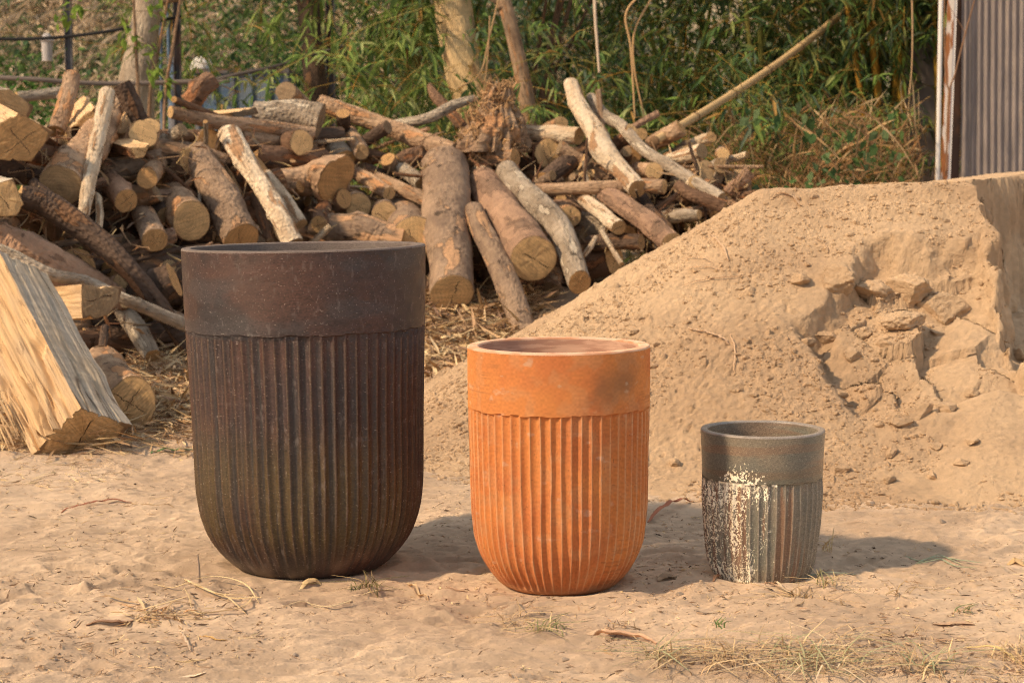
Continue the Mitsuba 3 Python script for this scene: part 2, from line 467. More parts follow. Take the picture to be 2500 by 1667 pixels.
HP = HP + nrm * (steep * (0.075 * vnoise(HP, 9, 3, 91) + 0.02 * vnoise(HP, 40, 2, 92)))[..., None]
put(sp + '__slope', (HP.reshape(-1, 3), f), 'sand_heap', smooth=True)


def heap_top(x, y):
    z = np.maximum(heap_shape(x, y) - 0.035, -0.05) + ground_base(x, y)
    return np.maximum(z, ground_z(x, y))


def clod(c, size, seed):
    rg = np.random.default_rng(seed)
    m = trimesh.creation.icosphere(1 if size == 1 else 4 if size > .05 else 3 if size > .02 else 2)
    v = np.array(m.vertices)
    for _ in range(9):                                     # broken faces
        n = rg.normal(size=3)
        n /= np.linalg.norm(n)
        k = rg.uniform(0.45, 0.8)
        s = v @ n
        v = v - np.maximum(s - k, 0)[:, None] * n
    v = v * rg.uniform(0.7, 1.25, 3) * [1.1, 1, 0.75]
    v = v * (1 + 0.24 * vnoise(v + seed, 2.4, 2, seed)[:, None] + 0.30 * vnoise(v + seed, 6, 3, seed + 1)[:, None])
    a = rg.uniform(0, 6.28)
    R = np.array([[math.cos(a), -math.sin(a), 0], [math.sin(a), math.cos(a), 0], [0, 0, 1]])
    return v @ R.T * size + c, np.array(m.faces)


rg = np.random.default_rng(5)
CLODS = [(1.60, 7.02, .085), (1.72, 7.05, .06), (1.86, 7.2, .05), (1.52, 6.95, .06), (2.26, 7.02, .07), (2.36, 6.9, .05), (1.45, 6.8, .05),
         (1.63, 6.82, .04), (1.75, 6.78, .045), (2.45, 6.85, .075), (2.52, 6.7, .06), (2.3, 6.62, .06), (2.2, 6.58, .045), (1.68, 6.66, .035), (1.56, 6.62, .04),
         (1.4, 6.6, .045), (2.42, 6.5, .05), (2.1, 6.3, .03), (1.83, 6.2, .025), (1.25, 6.7, .05), (0.95, 6.75, .045), (1.32, 7.2, .05), (0.62, 6.85, .04),
         (1.59, 7.92, 0.130), (1.73, 7.86, 0.120), (1.41, 7.82, 0.110), (1.33, 7.65, 0.100), (1.88, 7.82, 0.130), (1.51, 7.68, 0.090), (1.67, 7.62, 0.100), (2.10, 7.56, 0.100), (1.83, 7.68, 0.070), (1.26, 7.82, 0.070), (1.23, 7.50, 0.060), (2.20, 7.70, 0.080), (2.28, 7.55, 0.070), (2.36, 7.80, 0.090), (2.43, 7.50, 0.060), (1.43, 7.48, 0.060), (1.55, 7.50, 0.050), (2.14, 7.38, 0.060), (2.50, 7.32, 0.070)]
for i, (cx, cy, s) in enumerate(CLODS):
    put(sp + '__clod', clod([cx, cy, float(heap_top(cx, cy)) + (0.12 if s < .086 else -.18) * s], s * (0.72 if s < .086 else .85), 100 + i), 'sand_heap', smooth=50)
TEMPL = [clod(np.zeros(3), 1.0, 300 + i) for i in range(24)]


def crumb_field(n, xs, ys, top, keep, size, seed):
    """n small lumps half sunk in the sand."""
    g = np.random.default_rng(seed)
    x, y = g.uniform(*xs, n * 4), g.uniform(*ys, n * 4)
    on = keep(x, y, g)
    x, y = x[on][:n], y[on][:n]
    z = top(x, y)
    s = size(g, len(x))
    parts = []
    for k in range(24):
        q = np.arange(len(x))[k::24]
        v, f = TEMPL[k]
        vv = v[None] * s[q, None, None] + np.stack([x[q], y[q], z[q] + .05 * s[q]], -1)[:, None]
        parts.append((vv.reshape(-1, 3), (f[None] + np.arange(len(q))[:, None, None] * len(v)).reshape(-1, 3)))
    return join(parts)


def heap_keep(x, y, g):
    z = heap_shape(x, y) - 0.035
    flank = sm(1.45, 1.15, x + .12 * (y - 7))
    dens = meshkit.fbm(np.stack([x * 2.6, y * 2.6, x * 0], -1), 3, 3)
    return (z > 0) & (dens + .12 * g.random(len(x)) > .60 - .18 * flank + .06 * sm(7.9, 8.1, y) * (1 - flank) - .12 * sm(1.3, 1.5, x) * sm(6.6, 6.9, y) * sm(7.9, 7.7, y))


crumbs = [crumb_field(10500, (-0.5, 2.7), (5.9, 8.4), heap_top, heap_keep, lambda g, n: .0032 + .006 * g.random(n) ** 2 + .012 * g.random(n) ** 12, 5)]
put(sp + '__crumb_scatter', join(crumbs), 'sand_heap', smooth=35, kind='stuff')
# ---------------------------------------------------------------- the three pots
from scipy.interpolate import PchipInterpolator


def around(p, c):
    return dr.atan2(p.y - c[1], p.x - c[0])


def dark_color(p, n, uv):
    th = around(p, PX['dark'])
    s, z = th * 0.36, p.z
    big = fbm(s * 5.5, z * 5.5, 3.3, 4)
    patch = smoothstep(0.46, 0.60, 0.7 * fbm(s * 5.2 + 9, z * 5.6, 1.7, 4) + 0.3 * fbm(s * 30, z * 22, 4.4, 3))
    streak = fbm(s * 60, z * 2.2, 0, 2)
    brush = fbm(s * 6, z * 70, 0, 2)
    grain = noise(p.x * 260, p.y * 260, z * 260)
    g2 = noise(p.x * 190, p.y * 190, z * 190)
    band = smoothstep(0.715, 0.725, z)
    col = mix((0.150, 0.068, 0.048), (0.084, 0.050, 0.048), smoothstep(0.36, 0.64, big))
    col = mix(col, (0.030, 0.026, 0.032), 0.8 * patch * (0.5 + 0.4 * band))
    col = mix(col, (0.11, 0.105, 0.115), 0.5 * smoothstep(0.52, 0.66, fbm(s * 5, z * 16, 8.1, 4)) * band)
    ol = smoothstep(0.05, 0.16, z) * smoothstep(0.52, 0.30, z) * smoothstep(0.38, 0.60, fbm(s * 4, z * 2.4, 5.5, 3))
    col = mix(col, (0.155, 0.105, 0.038), 0.85 * ol * (1 - band))
    col = mix(col, (0.05, 0.045, 0.05), 0.6 * smoothstep(0.5, 0.7, streak) * (1 - band))
    # ridges where the glaze ran thin
    ph = uv.x - dr.floor(uv.x)
    ridge = smoothstep(0.16, 0.02, dr.minimum(ph, 1 - ph)) * (1 - band) * smoothstep(0.02, 0.1, z)
    groove = smoothstep(0.30, 0.48, dr.minimum(ph, 1 - ph)) * (1 - band) * smoothstep(0.02, 0.1, z)
    col = mix(col, (0.036, 0.031, 0.034), 0.75 * groove * smoothstep(0.3, 0.6, streak))
    col = mix(col, (0.23, 0.14, 0.085), 0.7 * ridge * (0.4 + 0.8 * big))
    col = col * (0.50 - 0.06 * band) * (0.42 + 0.75 * grain + 0.45 * g2) * (1 + 0.25 * (brush - 0.5) * band)
    col = mix(col, (0.34, 0.29, 0.25), 0.6 * smoothstep(0.86, 0.94, grain))
    col = mix(col, (0.26, 0.19, 0.135), 0.6 * smoothstep(0.10, 0.0, z + 0.08 * (big - 0.5)) * smoothstep(0.4, 0.7, fbm(s * 12, z * 9, 2, 3)))
    return mix(col, (0.26, 0.22, 0.21), 0.22 * smoothstep(0.66, 0.84, fbm(s * 70, z * 30, 4, 4)))


def dark_rough(p, n, uv):
    return 0.27 + 0.34 * noise(p.x * 40, p.y * 40, p.z * 40)


def grain_bump(p, n, uv):
    return 0.6 * noise(p.x * 330, p.y * 330, p.z * 330) + 0.4 * noise(p.x * 120, p.y * 120, p.z * 120)


def clay_color(p, n, uv):
    th = around(p, PX['orange'])
    s, z = th * 0.26, p.z
    a = fbm(s * 6, z * 6, 1, 4)
    b = fbm(s * 22, z * 22, 2, 3)
    col = mix((0.57, 0.222, 0.072), (0.50, 0.172, 0.062), smoothstep(0.35, 0.65, a))
    col = mix(col, (0.52, 0.25, 0.115), 0.5 * smoothstep(0.5, 0.7, b))
    col = col * (0.88 + 0.24 * noise(p.x * 160, p.y * 160, z * 160))
    ph = uv.x - dr.floor(uv.x)
    flute = smoothstep(0.525, 0.52, z)
    ridge = smoothstep(0.13, 0.0, dr.minimum(ph, 1 - ph)) * flute
    col = mix(col, (0.58, 0.34, 0.2), 0.6 * ridge * (0.5 + 0.8 * b))
    pore = smoothstep(0.86, 0.91, noise(p.x * 190 + 5, p.y * 190, z * 140)) * flute
    col = mix(col, (0.20, 0.08, 0.04), 0.4 * pore)
    # smoke smudge and chalky marks
    dx, dz = (th + 0.93) * 0.26, z - 0.615
    q = dr.sqrt(dr.square((dx * 0.9 + dz * 0.45) / 0.105) + dr.square((dz * 0.9 - dx * 0.45) / 0.046)) + 1.1 * (fbm(s * 20, z * 20, 5, 4) - 0.5)
    col = mix(col, (0.15, 0.105, 0.07), 0.5 * smoothstep(1.5, 0.1, q))
    col = mix(col, (0.62, 0.47, 0.36), 0.35 * smoothstep(0.70, 0.84, fbm(s * 24, z * 44, 9, 4)))
    col = mix(col, (0.28, 0.12, 0.055), 0.35 * smoothstep(0.66, 0.74, noise(s * 14, z * 240, 3)) * smoothstep(0.6, 0.75, fbm(s * 9, z * 9, 12, 2)))
    dirt = smoothstep(0.05, 0.0, z + 0.05 * (b - 0.5))
    return mix(col, (0.33, 0.17, 0.09), 0.7 * dirt)


def clay_rim(p, n, uv):
    a = fbm(p.x * 18, p.y * 18, p.z * 60, 3)
    return mix((0.64, 0.42, 0.29), (0.55, 0.28, 0.16), smoothstep(0.4, 0.7, a))


def clay_inner(p, n, uv):
    th = around(p, PX['orange'])
    a = fbm(th * 3, p.z * 90, 0, 3)
    return mix((0.56, 0.36, 0.26), (0.42, 0.24, 0.17), smoothstep(0.35, 0.65, a))


def small_color(p, n, uv):
    th = around(p, PX['small'])
    s, z = th * 0.18, p.z
    grain = noise(p.x * 380, p.y * 380, z * 380)
    a = fbm(s * 9, z * 9, 4, 4)
    band = smoothstep(0.292, 0.298, z)
    col = mix((0.21, 0.185, 0.145), (0.15, 0.15, 0.128), smoothstep(0.35, 0.65, a))
    ring = fbm(s * 2.5, z * 40, 1, 3)
    col = mix(col, (0.24, 0.135, 0.08), 0.45 * band * smoothstep(0.50, 0.68, ring))
    col = mix(col, (0.13, 0.12, 0.085), 0.5 * band * smoothstep(0.36, 0.32, z))
    streak = fbm(s * 50, z * 3, 2, 3)
    col = mix(col, (0.25, 0.12, 0.065), 0.6 * (1 - band) * smoothstep(0.48, 0.62, streak) * smoothstep(0.35, 0.55, fbm(s * 8, z * 5, 6, 2)))
    ph = uv.x - dr.floor(uv.x)
    ridge = smoothstep(0.14, 0.02, dr.minimum(ph, 1 - ph)) * (1 - band)
    col = mix(col, (0.36, 0.31, 0.25), 0.5 * ridge)
    col = col * (0.6 + 0.8 * grain)
    col = mix(col, (0.5, 0.48, 0.44), 0.5 * smoothstep(0.86, 0.93, grain))
    # cream paint flaked over the left side
    deg = th * 57.2958
    deg = dr.select(deg > 90, deg - 360, deg)
    low = smoothstep(0.30, 0.285, z)
    wav = 34 * (fbm(z * 14, s * 20, 3, 2) - 0.5)
    side = smoothstep(-220, -172, deg) * (0.46 * smoothstep(-48, -84, deg + wav) + 0.54 * smoothstep(-84, -120, deg + wav))
    fade = 0.86 + 0.14 * smoothstep(0.1, 0.28, z) + 0.2 * smoothstep(0.08, 0.02, z)
    flake = 0.34 * noise(s * 270, z * 110, 2) + 0.42 * noise(s * 480, z * 320, 4) + 0.24 * noise(s * 75, z * 14, 6)
    m = smoothstep(0.0, 0.035, flake - (0.95 - 0.46 * side * fade)) * low
    blob = dr.square((deg + 117) / 21) + dr.square(dr.maximum(z - 0.295, 0) / 0.05)
    m2 = smoothstep(0.0, 0.03, noise(s * 170, z * 150, 7) * 0.55 + 0.45 * noise(s * 360, z * 300, 8) - (0.44 + 0.24 * blob)) * smoothstep(0.285, 0.295, z)
    lip = smoothstep(0.004, 0.0025, dr.abs(z - 0.2985)) * smoothstep(0.42, 0.5, noise(s * 70, 3)) * smoothstep(-160, -150, deg) * smoothstep(-60, -80, deg)
    return mix(col, (0.85, 0.79, 0.64), dr.maximum(dr.maximum(m, m2), lip))


scene['dark_glaze'] = bumped(principled(mikit.proc(dark_color), mikit.proc(dark_rough), 0.5, clearcoat=0.3, clearcoat_gloss=0.75), grain_bump, 0.0034)
scene['dusty_glaze'] = bumped(principled(mikit.proc(lambda p, n, uv: mix((0.20, 0.165, 0.145), (0.13, 0.10, 0.09), fbm(p.x * 20, p.y * 20, p.z * 20, 3)) * (0.75 + 0.5 * noise(p.x * 300, p.y * 300, p.z * 300))), 0.7, 0.3), grain_bump, 0.002)
scene['grey_rim'] = twosided(principled(mikit.proc(lambda p, n, uv: mix((0.34, 0.31, 0.28), (0.22, 0.18, 0.15), fbm(p.x * 30, p.y * 30, p.z * 30, 3)) * (0.7 + 0.6 * noise(p.x * 350, p.y * 350, p.z * 350))), 0.4, 0.5))
scene['terracotta'] = bumped(principled(mikit.proc(clay_color), 0.9, 0.2), grain_bump, 0.0022)
scene['terracotta_rim'] = twosided(principled(mikit.proc(clay_rim), 0.9, 0.2))
scene['terracotta_inside'] = twosided(principled(mikit.proc(clay_inner), 0.95, 0.1))
scene['grey_glaze'] = bumped(principled(mikit.proc(small_color), 0.34, 0.5), grain_bump, 0.0012)


def pot(name, label, c, profile, z_step, H, wall, nf, depth, seed, mats, fade=0.0, tilt=0.0, per=10, rows=90, wobble=0.5):
    zs, rs = zip(*profile)
    R = PchipInterpolator(zs, rs)
    k = thing(name, label, 'pot', 'clay pots standing in a row on the sand')
    nc = nf * per
    th = np.arange(nc + 1) * 2 * np.pi / nc
    phase0 = np.arange(nc + 1) / per
    ct = np.stack([np.cos(th) * 1.0, np.sin(th), th * 0], -1)
    rg = np.random.default_rng(seed)
    jag_f = rg.uniform(-1, 1, nf + 1)
    jag_f[-1] = jag_f[0]
    jag = 0.0028 * jag_f[np.minimum((phase0 + 0.001).astype(int), nf) % nf] + 0.004 * vnoise(ct, 9, 2, seed)
    jag[-1] = jag[0]
    R2 = np.array([[math.cos(tilt), 0, -math.sin(tilt)], [0, 1, 0], [math.sin(tilt), 0, math.cos(tilt)]])

    def surface(z, r, u):
        v = np.stack([r * np.cos(th), r * np.sin(th), z], -1).reshape(-1, 3) @ R2.T
        return v + [c[0], c[1], 0.0], np.stack([u, z], -1).reshape(-1, 2)

    def uneven(z):
        q = ct[None] * 1.0 + np.stack([z * 0, z * 0, z], -1)
        return 0.004 * vnoise(q, 2.0, 2, seed + 1) + 0.0009 * vnoise(q, 14, 2, seed + 2)

    # fluted body, from the foot to the ledge under the collar
    t = np.linspace(0, 1, rows)
    z1 = z_step * (t ** 1.35)
    Z = np.repeat(z1[:, None], nc + 1, 1)
    Z = Z + jag[None] * sm(0.8, 1.0, t)[:, None]
    q3 = ct[None] * 1.6 + np.stack([Z * 0, Z * 0, Z * 1.6], -1)
    wob = wobble * vnoise(q3, 3.2, 3, seed + 3) * (0.3 + 0.7 * sm(1, 0.3, t))[:, None]
    wob[:, -1] = wob[:, 0]
    ph = phase0[None] + wob
    fr = ph - np.floor(ph)
    g = 1 - np.abs(2 * fr - 1) ** 2.0
    vary = 0.8 + 0.5 * meshkit.noise(np.stack([np.floor(ph) % nf, Z * 3, Z * 0], -1), seed + 4)
    amp = depth * vary * (1 if fade == 0 else sm(fade * 0.25, fade * 1.6, Z))
    rr = R(np.clip(Z, 0, H)) + uneven(Z) - amp * g
    v, uv = surface(Z, rr, ph)
    put(k + '__fluted_body', (v, quads(rows, nc + 1)), mats[0], smooth=True, uv=uv)
    # collar: the ledge, then the plain band up to the rim
    zt = H - 0.006
    tz = np.concatenate([[0, 0.0], np.linspace(0.012, 1, 26)])
    Zc = (z_step + jag)[None] * (1 - tz[:, None]) + zt * tz[:, None]
    Zc[1] += 0.0016
    rc = R(np.clip(Zc, 0, H)) + uneven(Zc)
    rc[0] = rr[-1]
    v, uv = surface(Zc, rc, np.repeat(phase0[None], len(tz), 0) * 0 + 0.5)
    put(k + '__collar', (v, quads(len(tz), nc + 1)), mats[0], smooth=40 and True, uv=uv)
    # rim: rounded outer edge, flat top, rounded inner edge
    a = np.linspace(0, 1, 6) * np.pi / 2
    e = 0.006
    top = uneven(np.full((1, nc + 1), H)) * 0.6
    zr = np.concatenate([zt + e * np.sin(a), zt + e * np.cos(a)])
    ro = rc[-1][None] + np.concatenate([-e * (1 - np.cos(a)), -wall + e * (1 - np.sin(a))])[:, None]
    Zr = np.repeat(zr[:, None], nc + 1, 1) + top * sm(zt - .001, zt + e, zr)[:, None]
    v, uv = surface(Zr, ro, np.repeat(phase0[None], len(zr), 0) * 0 + 0.5)
    put(k + '__rim', (v, quads(len(zr), nc + 1)), mats[1], smooth=True, uv=uv)
    # inside and floor
    zi = np.linspace(zt, 0.04, 40)
    Zi = np.repeat(zi[:, None], nc + 1, 1)
    ri = R(np.clip(Zi, 0, H)) - wall + 0.0018 * vnoise(np.stack([Zi * 0 + 3, Zi * 60, Zi * 0], -1) + ct[None] * 0.8, 1, 2, seed + 6)
    ri[0] = ro[-1]
    ri = np.vstack([ri, ri[-1:] * 0.5, ri[-1:] * 0.001])
    Zi = np.vstack([Zi, Zi[-1:], Zi[-1:]])
    v, uv = surface(Zi, ri, np.repeat(phase0[None], len(Zi), 0) * 0 + 0.5)
    put(k + '__inside', (v, quads(len(Zi), nc + 1)), mats[2], smooth=True, uv=uv)
    return k


pot('glazed_pot', 'tallest pot, dark brown glazed with fine vertical flutes below a plain collar', PX['dark'],
    [(0, .215), (.012, .236), (.03, .256), (.06, .284), (.10, .311), (.15, .331), (.20, .342), (.27, .349), (.48, .354), (.735, .362), (.98, .3675)],
    .735, .98, .030, 66, .0085, 11, ('dark_glaze', 'dusty_glaze', 'dusty_glaze'), wobble=.22, fade=.07, tilt=math.radians(0.9))
pot('terracotta_pot', 'bright orange unglazed terracotta pot with vertical flutes, middle of the three pots', PX['orange'],
    [(0, .152), (.01, .172), (.03, .193), (.06, .215), (.10, .236), (.15, .250), (.22, .2575), (.37, .261), (.527, .2635), (.705, .2645)],
    .527, .705, .032, 56, .0100, 12, ('terracotta', 'terracotta_rim', 'terracotta_inside'), wobble=.34, fade=.02, tilt=math.radians(0.35))
pot('glazed_pot', 'smallest pot, grey brown glazed and fluted, splashed with flaking cream paint', PX['small'],
    [(0, .143), (.02, .154), (.05, .1635), (.10, .170), (.17, .177), (.25, .181), (.30, .1795), (.36, .181), (.442, .1845)],
    .300, .442, .021, 43, .0062, 13, ('grey_glaze', 'grey_rim', 'grey_glaze'), wobble=.28, fade=.01, per=12)
# ---------------------------------------------------------------- the heap of firewood
LOG_NO = [0]
PLACE = {}


def pile(u, v):
    """Distance of the heap's sloping face where it shows at (u, v)."""
    base = np.interp(u, [0, 300, 900, 1500, 1900], [9.2, 9.6, 11.4, 11.3, 11.0])
    k = (v - 422) / F
    return (base + 1.15) / (1 + 1.15 * k)


def bark_no(kind):
    LOG_NO[0] += 1
    return LOG_NO[0] * NK + KINDS.index(kind)


def cap(center, ring, normal, no, rg, proud):
    """A sawn end: rings of vertices from the bark edge to the pith."""
    n = len(ring)
    rel = ring - center
    fr = [1.0, 0.93, 0.62, 0.3]
    v = [center + rel * q + normal * (proud * (0.0 if q == 1 else 1.0) + (0.0015 * rg.normal(size=(n, 1)) if q < 1 else 0)) for q in fr]
    a = rel[0] / np.linalg.norm(rel[0])
    b = np.cross(normal, a)
    R = np.mean(np.linalg.norm(rel, axis=1))
    verts = np.vstack(v + [center[None] + normal * proud])
    f = quads(4, n, True)
    i = np.arange(n)
    f = np.vstack([f, np.stack([3 * n + i, 3 * n + (i + 1) % n, i * 0 + 4 * n], 1)])
    q = verts - center
    uv = np.stack([q @ a / R, q @ b / R], 1)
    rr = np.linalg.norm(uv, axis=1)
    uv[:n] /= rr[:n, None]
    scale = np.linalg.norm(rel, axis=1) / R
    for m, s in ((1, .93), (2, .62), (3, .3)):
        uv[m * n:(m + 1) * n] = uv[:n] * s * (0.6 + 0.4 * scale[:, None])
    uv[-1] = 0
    uv[:, 1] += 8 * no
    return verts, f, uv


def log(kind, pts, label, name='firewood_log', cat='log', group='logs thrown together in the firewood heap', dd=0.0, knots=2, skew=0.12, rough=1.0, ends=(1, 1), sides=28, world=None, flare=0):
    """pts: (u, v, radius in photo pixels, distance behind the heap's face) along the log."""
    LOGN = LOG_NO[0]
    rg = np.random.default_rng(1000 + LOGN)
    if world is None:
        P, R = [], []
        for q in pts:
            d = pile(q[0], q[1]) + (q[3] if len(q) > 3 else 0) + dd
            P.append(at(q[0], q[1], d))
            R.append(px(q[2], d))
    else:
        P, R = world
    P, R = np.array(P), np.array(R)
    length = np.linalg.norm(np.diff(P, axis=0), axis=1).sum()
    n = int(np.clip(length / max(0.018, R.mean() * 0.22), 12, 64))
    c = catmull(np.column_stack([P, R]), n)
    p, r = c[:, :3], c[:, 3]
    p = p + np.stack([vnoise(np.column_stack([np.linspace(0, 2.2, n), np.full(n, 7.7 * k), np.full(n, LOGN)]), 1, 2, k) for k in range(3)], 1) * R.mean() * 0.45 * np.sin(np.linspace(0, np.pi, n))[:, None]
    t, A, B = frames(p)
    th = np.arange(sides + 1) * 2 * np.pi / sides
    C, S = np.cos(th), np.sin(th)
    s = np.linspace(0, length, n)
    q = np.stack([np.broadcast_to(C, (n, sides + 1)) * 1.3, np.broadcast_to(S, (n, sides + 1)) * 1.3, np.broadcast_to(s[:, None] / R.mean() * 0.35, (n, sides + 1))], -1) + LOGN * 3.3
    w = 1 + rough * (0.16 * vnoise(q, 0.9, 2, 1) + 0.11 * vnoise(q, 3.0, 2, 2) + 0.07 * vnoise(q * [1, 1, 0.7], 8.0, 2, 3))
    oval = rg.uniform(0.93, 1.07)
    rad = r[:, None] * w
    for _ in range(rg.poisson(knots)):                      # knots
        kt, ks = rg.uniform(0, 6.28), rg.uniform(0.1, 0.9) * length
        da = np.angle(np.exp(1j * (th - kt))) * R.mean()
        rad = rad + R.mean() * rg.uniform(0.10, 0.28) * np.exp(-(da[None] ** 2 + (s[:, None] - ks) ** 2) / (R.mean() * rg.uniform(0.25, 0.5)) ** 2)
    v = p[:, None] + (rad * C * oval)[..., None] * A[:, None] + (rad * S / oval)[..., None] * B[:, None]
    for e, sg in ((0, 1), (-1, -1)):                        # the saw seldom cuts square
        ta = rg.uniform(0, 6.28)
        v[e] = v[e] + (t[e] * sg)[None] * ((np.cos(th - ta) * skew * r[e])[:, None])
    no = bark_no(kind)
    uv = np.stack([np.broadcast_to(th / (2 * np.pi), (n, sides + 1)), np.broadcast_to(s[:, None] + 0.5, (n, sides + 1)) + 8.0 * no], -1).reshape(-1, 2)
    key = thing(name, label, cat, group)
    put(key + '__bark', (v.reshape(-1, 3), quads(n, sides + 1)), 'bark', smooth=True, uv=uv)
    for e, sg in ((0, -1), (-1, 1)):
        if ends[e]:
            ring = v[e][:-1]
            cv, cf, cuv = cap(ring.mean(0), ring if sg > 0 else ring[::-1], t[e] * sg, LOG_NO[0] * 2 + (e == 0), rg, 0.03 * r[e])
            put(key + '__cut_end', (cv, cf), 'cut_wood', smooth=True, uv=cuv)
    return key


def split_log(poly, far, label, face_d, bark=(), grey=(), name='split_log', cat='split log', group='split wood in the firewood heap', taper=1.0, rough=0.012, seed=0, nl=46, per=9, ridge=0.010):
    """poly: photo outline of the sawn end, cut square to the axis; far: (u, v, distance) where the first corner's edge ends. bark, grey: sides."""
    rg = np.random.default_rng(500 + seed)
    P0 = at(poly[0][0], poly[0][1], face_d)
    nn = P0 - at(*far)
    eye = np.array([0, 0, EYE])
    P = []
    for u, v in poly:
        r = at(u, v, 1.0) - eye
        P.append(eye + r * (nn @ (P0 - eye)) / (nn @ r))
    P = np.array(P)
    ax = at(*far) - P[0]
    L = np.linalg.norm(ax)
    c = P.mean(0)
    n = len(P)
    LOG_NO[0] += 1
    no = LOG_NO[0] * NK + 1
    key = thing(name, label, cat, group)
    s = np.linspace(0, 1, nl)
    border = []
    for i in range(n):
        a, b = P[i], P[(i + 1) % n]
        w = np.linalg.norm(b - a)
        m = max(4, int(per * w / 0.12))
        tt = np.linspace(0, 1, m)
        edge = a + (b - a) * tt[:, None]
        g = c + (edge - c)[None] * (1 + (taper - 1) * s[:, None, None]) + ax * s[:, None, None]
        nrm = np.cross(b - a, ax)
        nrm /= np.linalg.norm(nrm)
        if nrm @ ((a + b) / 2 - c) < 0:
            nrm = -nrm
        across = np.broadcast_to(tt * w, (nl, m))
        along = np.broadcast_to((s * L)[:, None], (nl, m))
        q = np.stack([across + i * 5, along, along * 0 + seed], -1)
        inside = (np.sin(np.pi * tt) ** 0.5)[None] * (0.35 if i in grey else 1.0)
        d = rough * 0.8 * vnoise(q * [1, 0.35, 1], 9, 3, seed) + rough * 0.9 * vnoise(q * [1, 0.07, 1], 55, 2, seed + 1) + rough * .35 * vnoise(q * [1, 0.05, 1], 150, 2, seed + 2)
        d = d - rough * 1.1 * sm(0.07, 0.0, np.abs(vnoise(q * [1, 0.10, 1], 13, 2, seed + 8))) * sm(.0, .2, np.abs(vnoise(q * [1, .3, 1], 3, 2, seed + 9)) * 4)
        # the corners share one wobble so that the sides meet
        wob = lambda k: ridge * vnoise(np.stack([s * L * 6, s * 0 + k * 3.1, s * 0 + seed], -1), 1, 3, seed + 5)
        wa, wb = wob(i), wob((i + 1) % n)
        d = d * inside
        g = g + nrm * d[..., None] + ((c - a) / np.linalg.norm(c - a)) * ((wa[:, None] * (1 - tt)))[..., None] + ((c - b) / np.linalg.norm(c - b)) * ((wb[:, None] * tt))[..., None]
        bk = i in bark
        if bk:
            uv = np.stack([across / 0.9, along + 0.5 + 8.0 * (LOG_NO[0] * NK + 2)], -1).reshape(-1, 2)
        else:
            uv = np.stack([across + i * 0.37, along + 0.5 + 8.0 * (LOG_NO[0] * 7 + i)], -1).reshape(-1, 2)
        f = quads(nl, m)
        cr = np.cross(g[1, 0] - g[0, 0], g[0, 1] - g[0, 0])
        if cr @ nrm < 0:
            f = f[:, ::-1]
        put(key + ('__bark' if bk else '__split_face'), (g.reshape(-1, 3), f), 'bark' if bk else 'split_grey' if i in grey else 'split_wood', smooth=True, uv=uv)
        border.append((g[0, :-1], g[-1, :-1]))
    for e in (0, 1):
        ring = np.vstack([b[e] for b in border])
        cc = ring.mean(0)
        nn = -ax / L if e == 0 else ax / L
        rel = ring - cc
        if np.cross(rel[0], rel[len(rel) // 4]) @ nn < 0:
            ring = ring[::-1]
        cv, cf, cuv = cap(cc, ring, nn, LOG_NO[0] * 2 + e, rg, 0.004)
        put(key + '__cut_end', (cv, cf), 'cut_wood', smooth=True, uv=cuv)
    return key


# split timber in the left foreground, and what lies round it
split_log([(198, 993), (320, 1038), (281, 1079), (223, 1099), (160, 1112), (77, 1110), (112, 1080), (128, 1046), (158, 1028)], (-4, 612, 8.15),
          'big split timber with pale torn face leaning at the left edge', 7.45, bark=(1, 2, 3), grey=(0,), seed=1, nl=140, per=26, rough=0.030, ridge=0.022)
sp_, sc_ = [], []
g = np.random.default_rng(6)
for i in range(46):                                          # torn fibres at the lower edge of the pale face
    u, v = g.uniform(2, 150), 0
    v = 1108 - max(0, (u - 77)) * .95 - g.uniform(0, 60)
    d = 7.52 + .1 * g.random()
    a = at(u, v, d)
    b2 = a + np.array([-.5, .42, .62]) * g.uniform(.08, .30) + g.normal(0, .012, 3)
    t = tube([a + np.array([g.uniform(-.01, .02), -.015, -.02]), (a + b2) / 2, b2], [.001, .005 * g.uniform(.5, 1.4), .001], 5, 7)
    sp_.append(t)
    sc_.append(np.repeat([np.array([.60, .42, .24]) * g.uniform(.55, 1.15)], len(t[0]), 0))
put('split_log__splinters', join(sp_), 'dry', smooth=True, color=np.vstack(sc_), kind='stuff')
split_log([(199, 694), (300, 701), (289, 739), (265, 768), (236, 780), (201, 776)], (122, 700, 9.35),
          'short quarter block with orange cut end, behind the leaning timber', 8.95, bark=(1, 2, 3), seed=2)
split_log([(0, 300), (44, 276), (134, 322), (76, 394), (-40, 386)], (-70, 262, 10.9), 'broad split chunk with brown face at the upper left edge of the heap', 9.95, bark=(2,), seed=3)
split_log([(-30, 222), (24, 218), (82, 260), (70, 286), (-30, 296)], (-90, 205, 11.2), 'grey topped split chunk crowning the left edge of the heap', 10.5, grey=(0, 1, 2, 4), seed=4)
split_log([(-20, 452), (32, 436), (60, 500), (40, 528), (-20, 530)], (-80, 440, 10.2), 'grey weathered plank end above the rough orange log on the left', 9.25, grey=(0, 1, 2, 3, 4), seed=5)
split_log([(172, 312), (230, 262), (240, 284), (228, 306)], (150, 280, 11.8), 'small orange split wedge lit between two upright logs', 11.0, seed=6)
split_log([(284, 326), (310, 283), (331, 322), (322, 330)], (270, 300, 11.9), 'bright split wedge behind the dark leaning log', 11.0, seed=7)
split_log([(365, 352), (352, 384), (330, 388), (318, 362)], (268, 325, 11.4), 'greyish half log torn to splinters at its right end', 10.6, bark=(2,), grey=(0, 1), seed=8)
split_log([(625, 262), (632, 278), (575, 290), (560, 276)], (515, 272, 12.9), 'yellow splint lying on top of the heap behind the thin stick', 12.2, seed=9, rough=0.006)

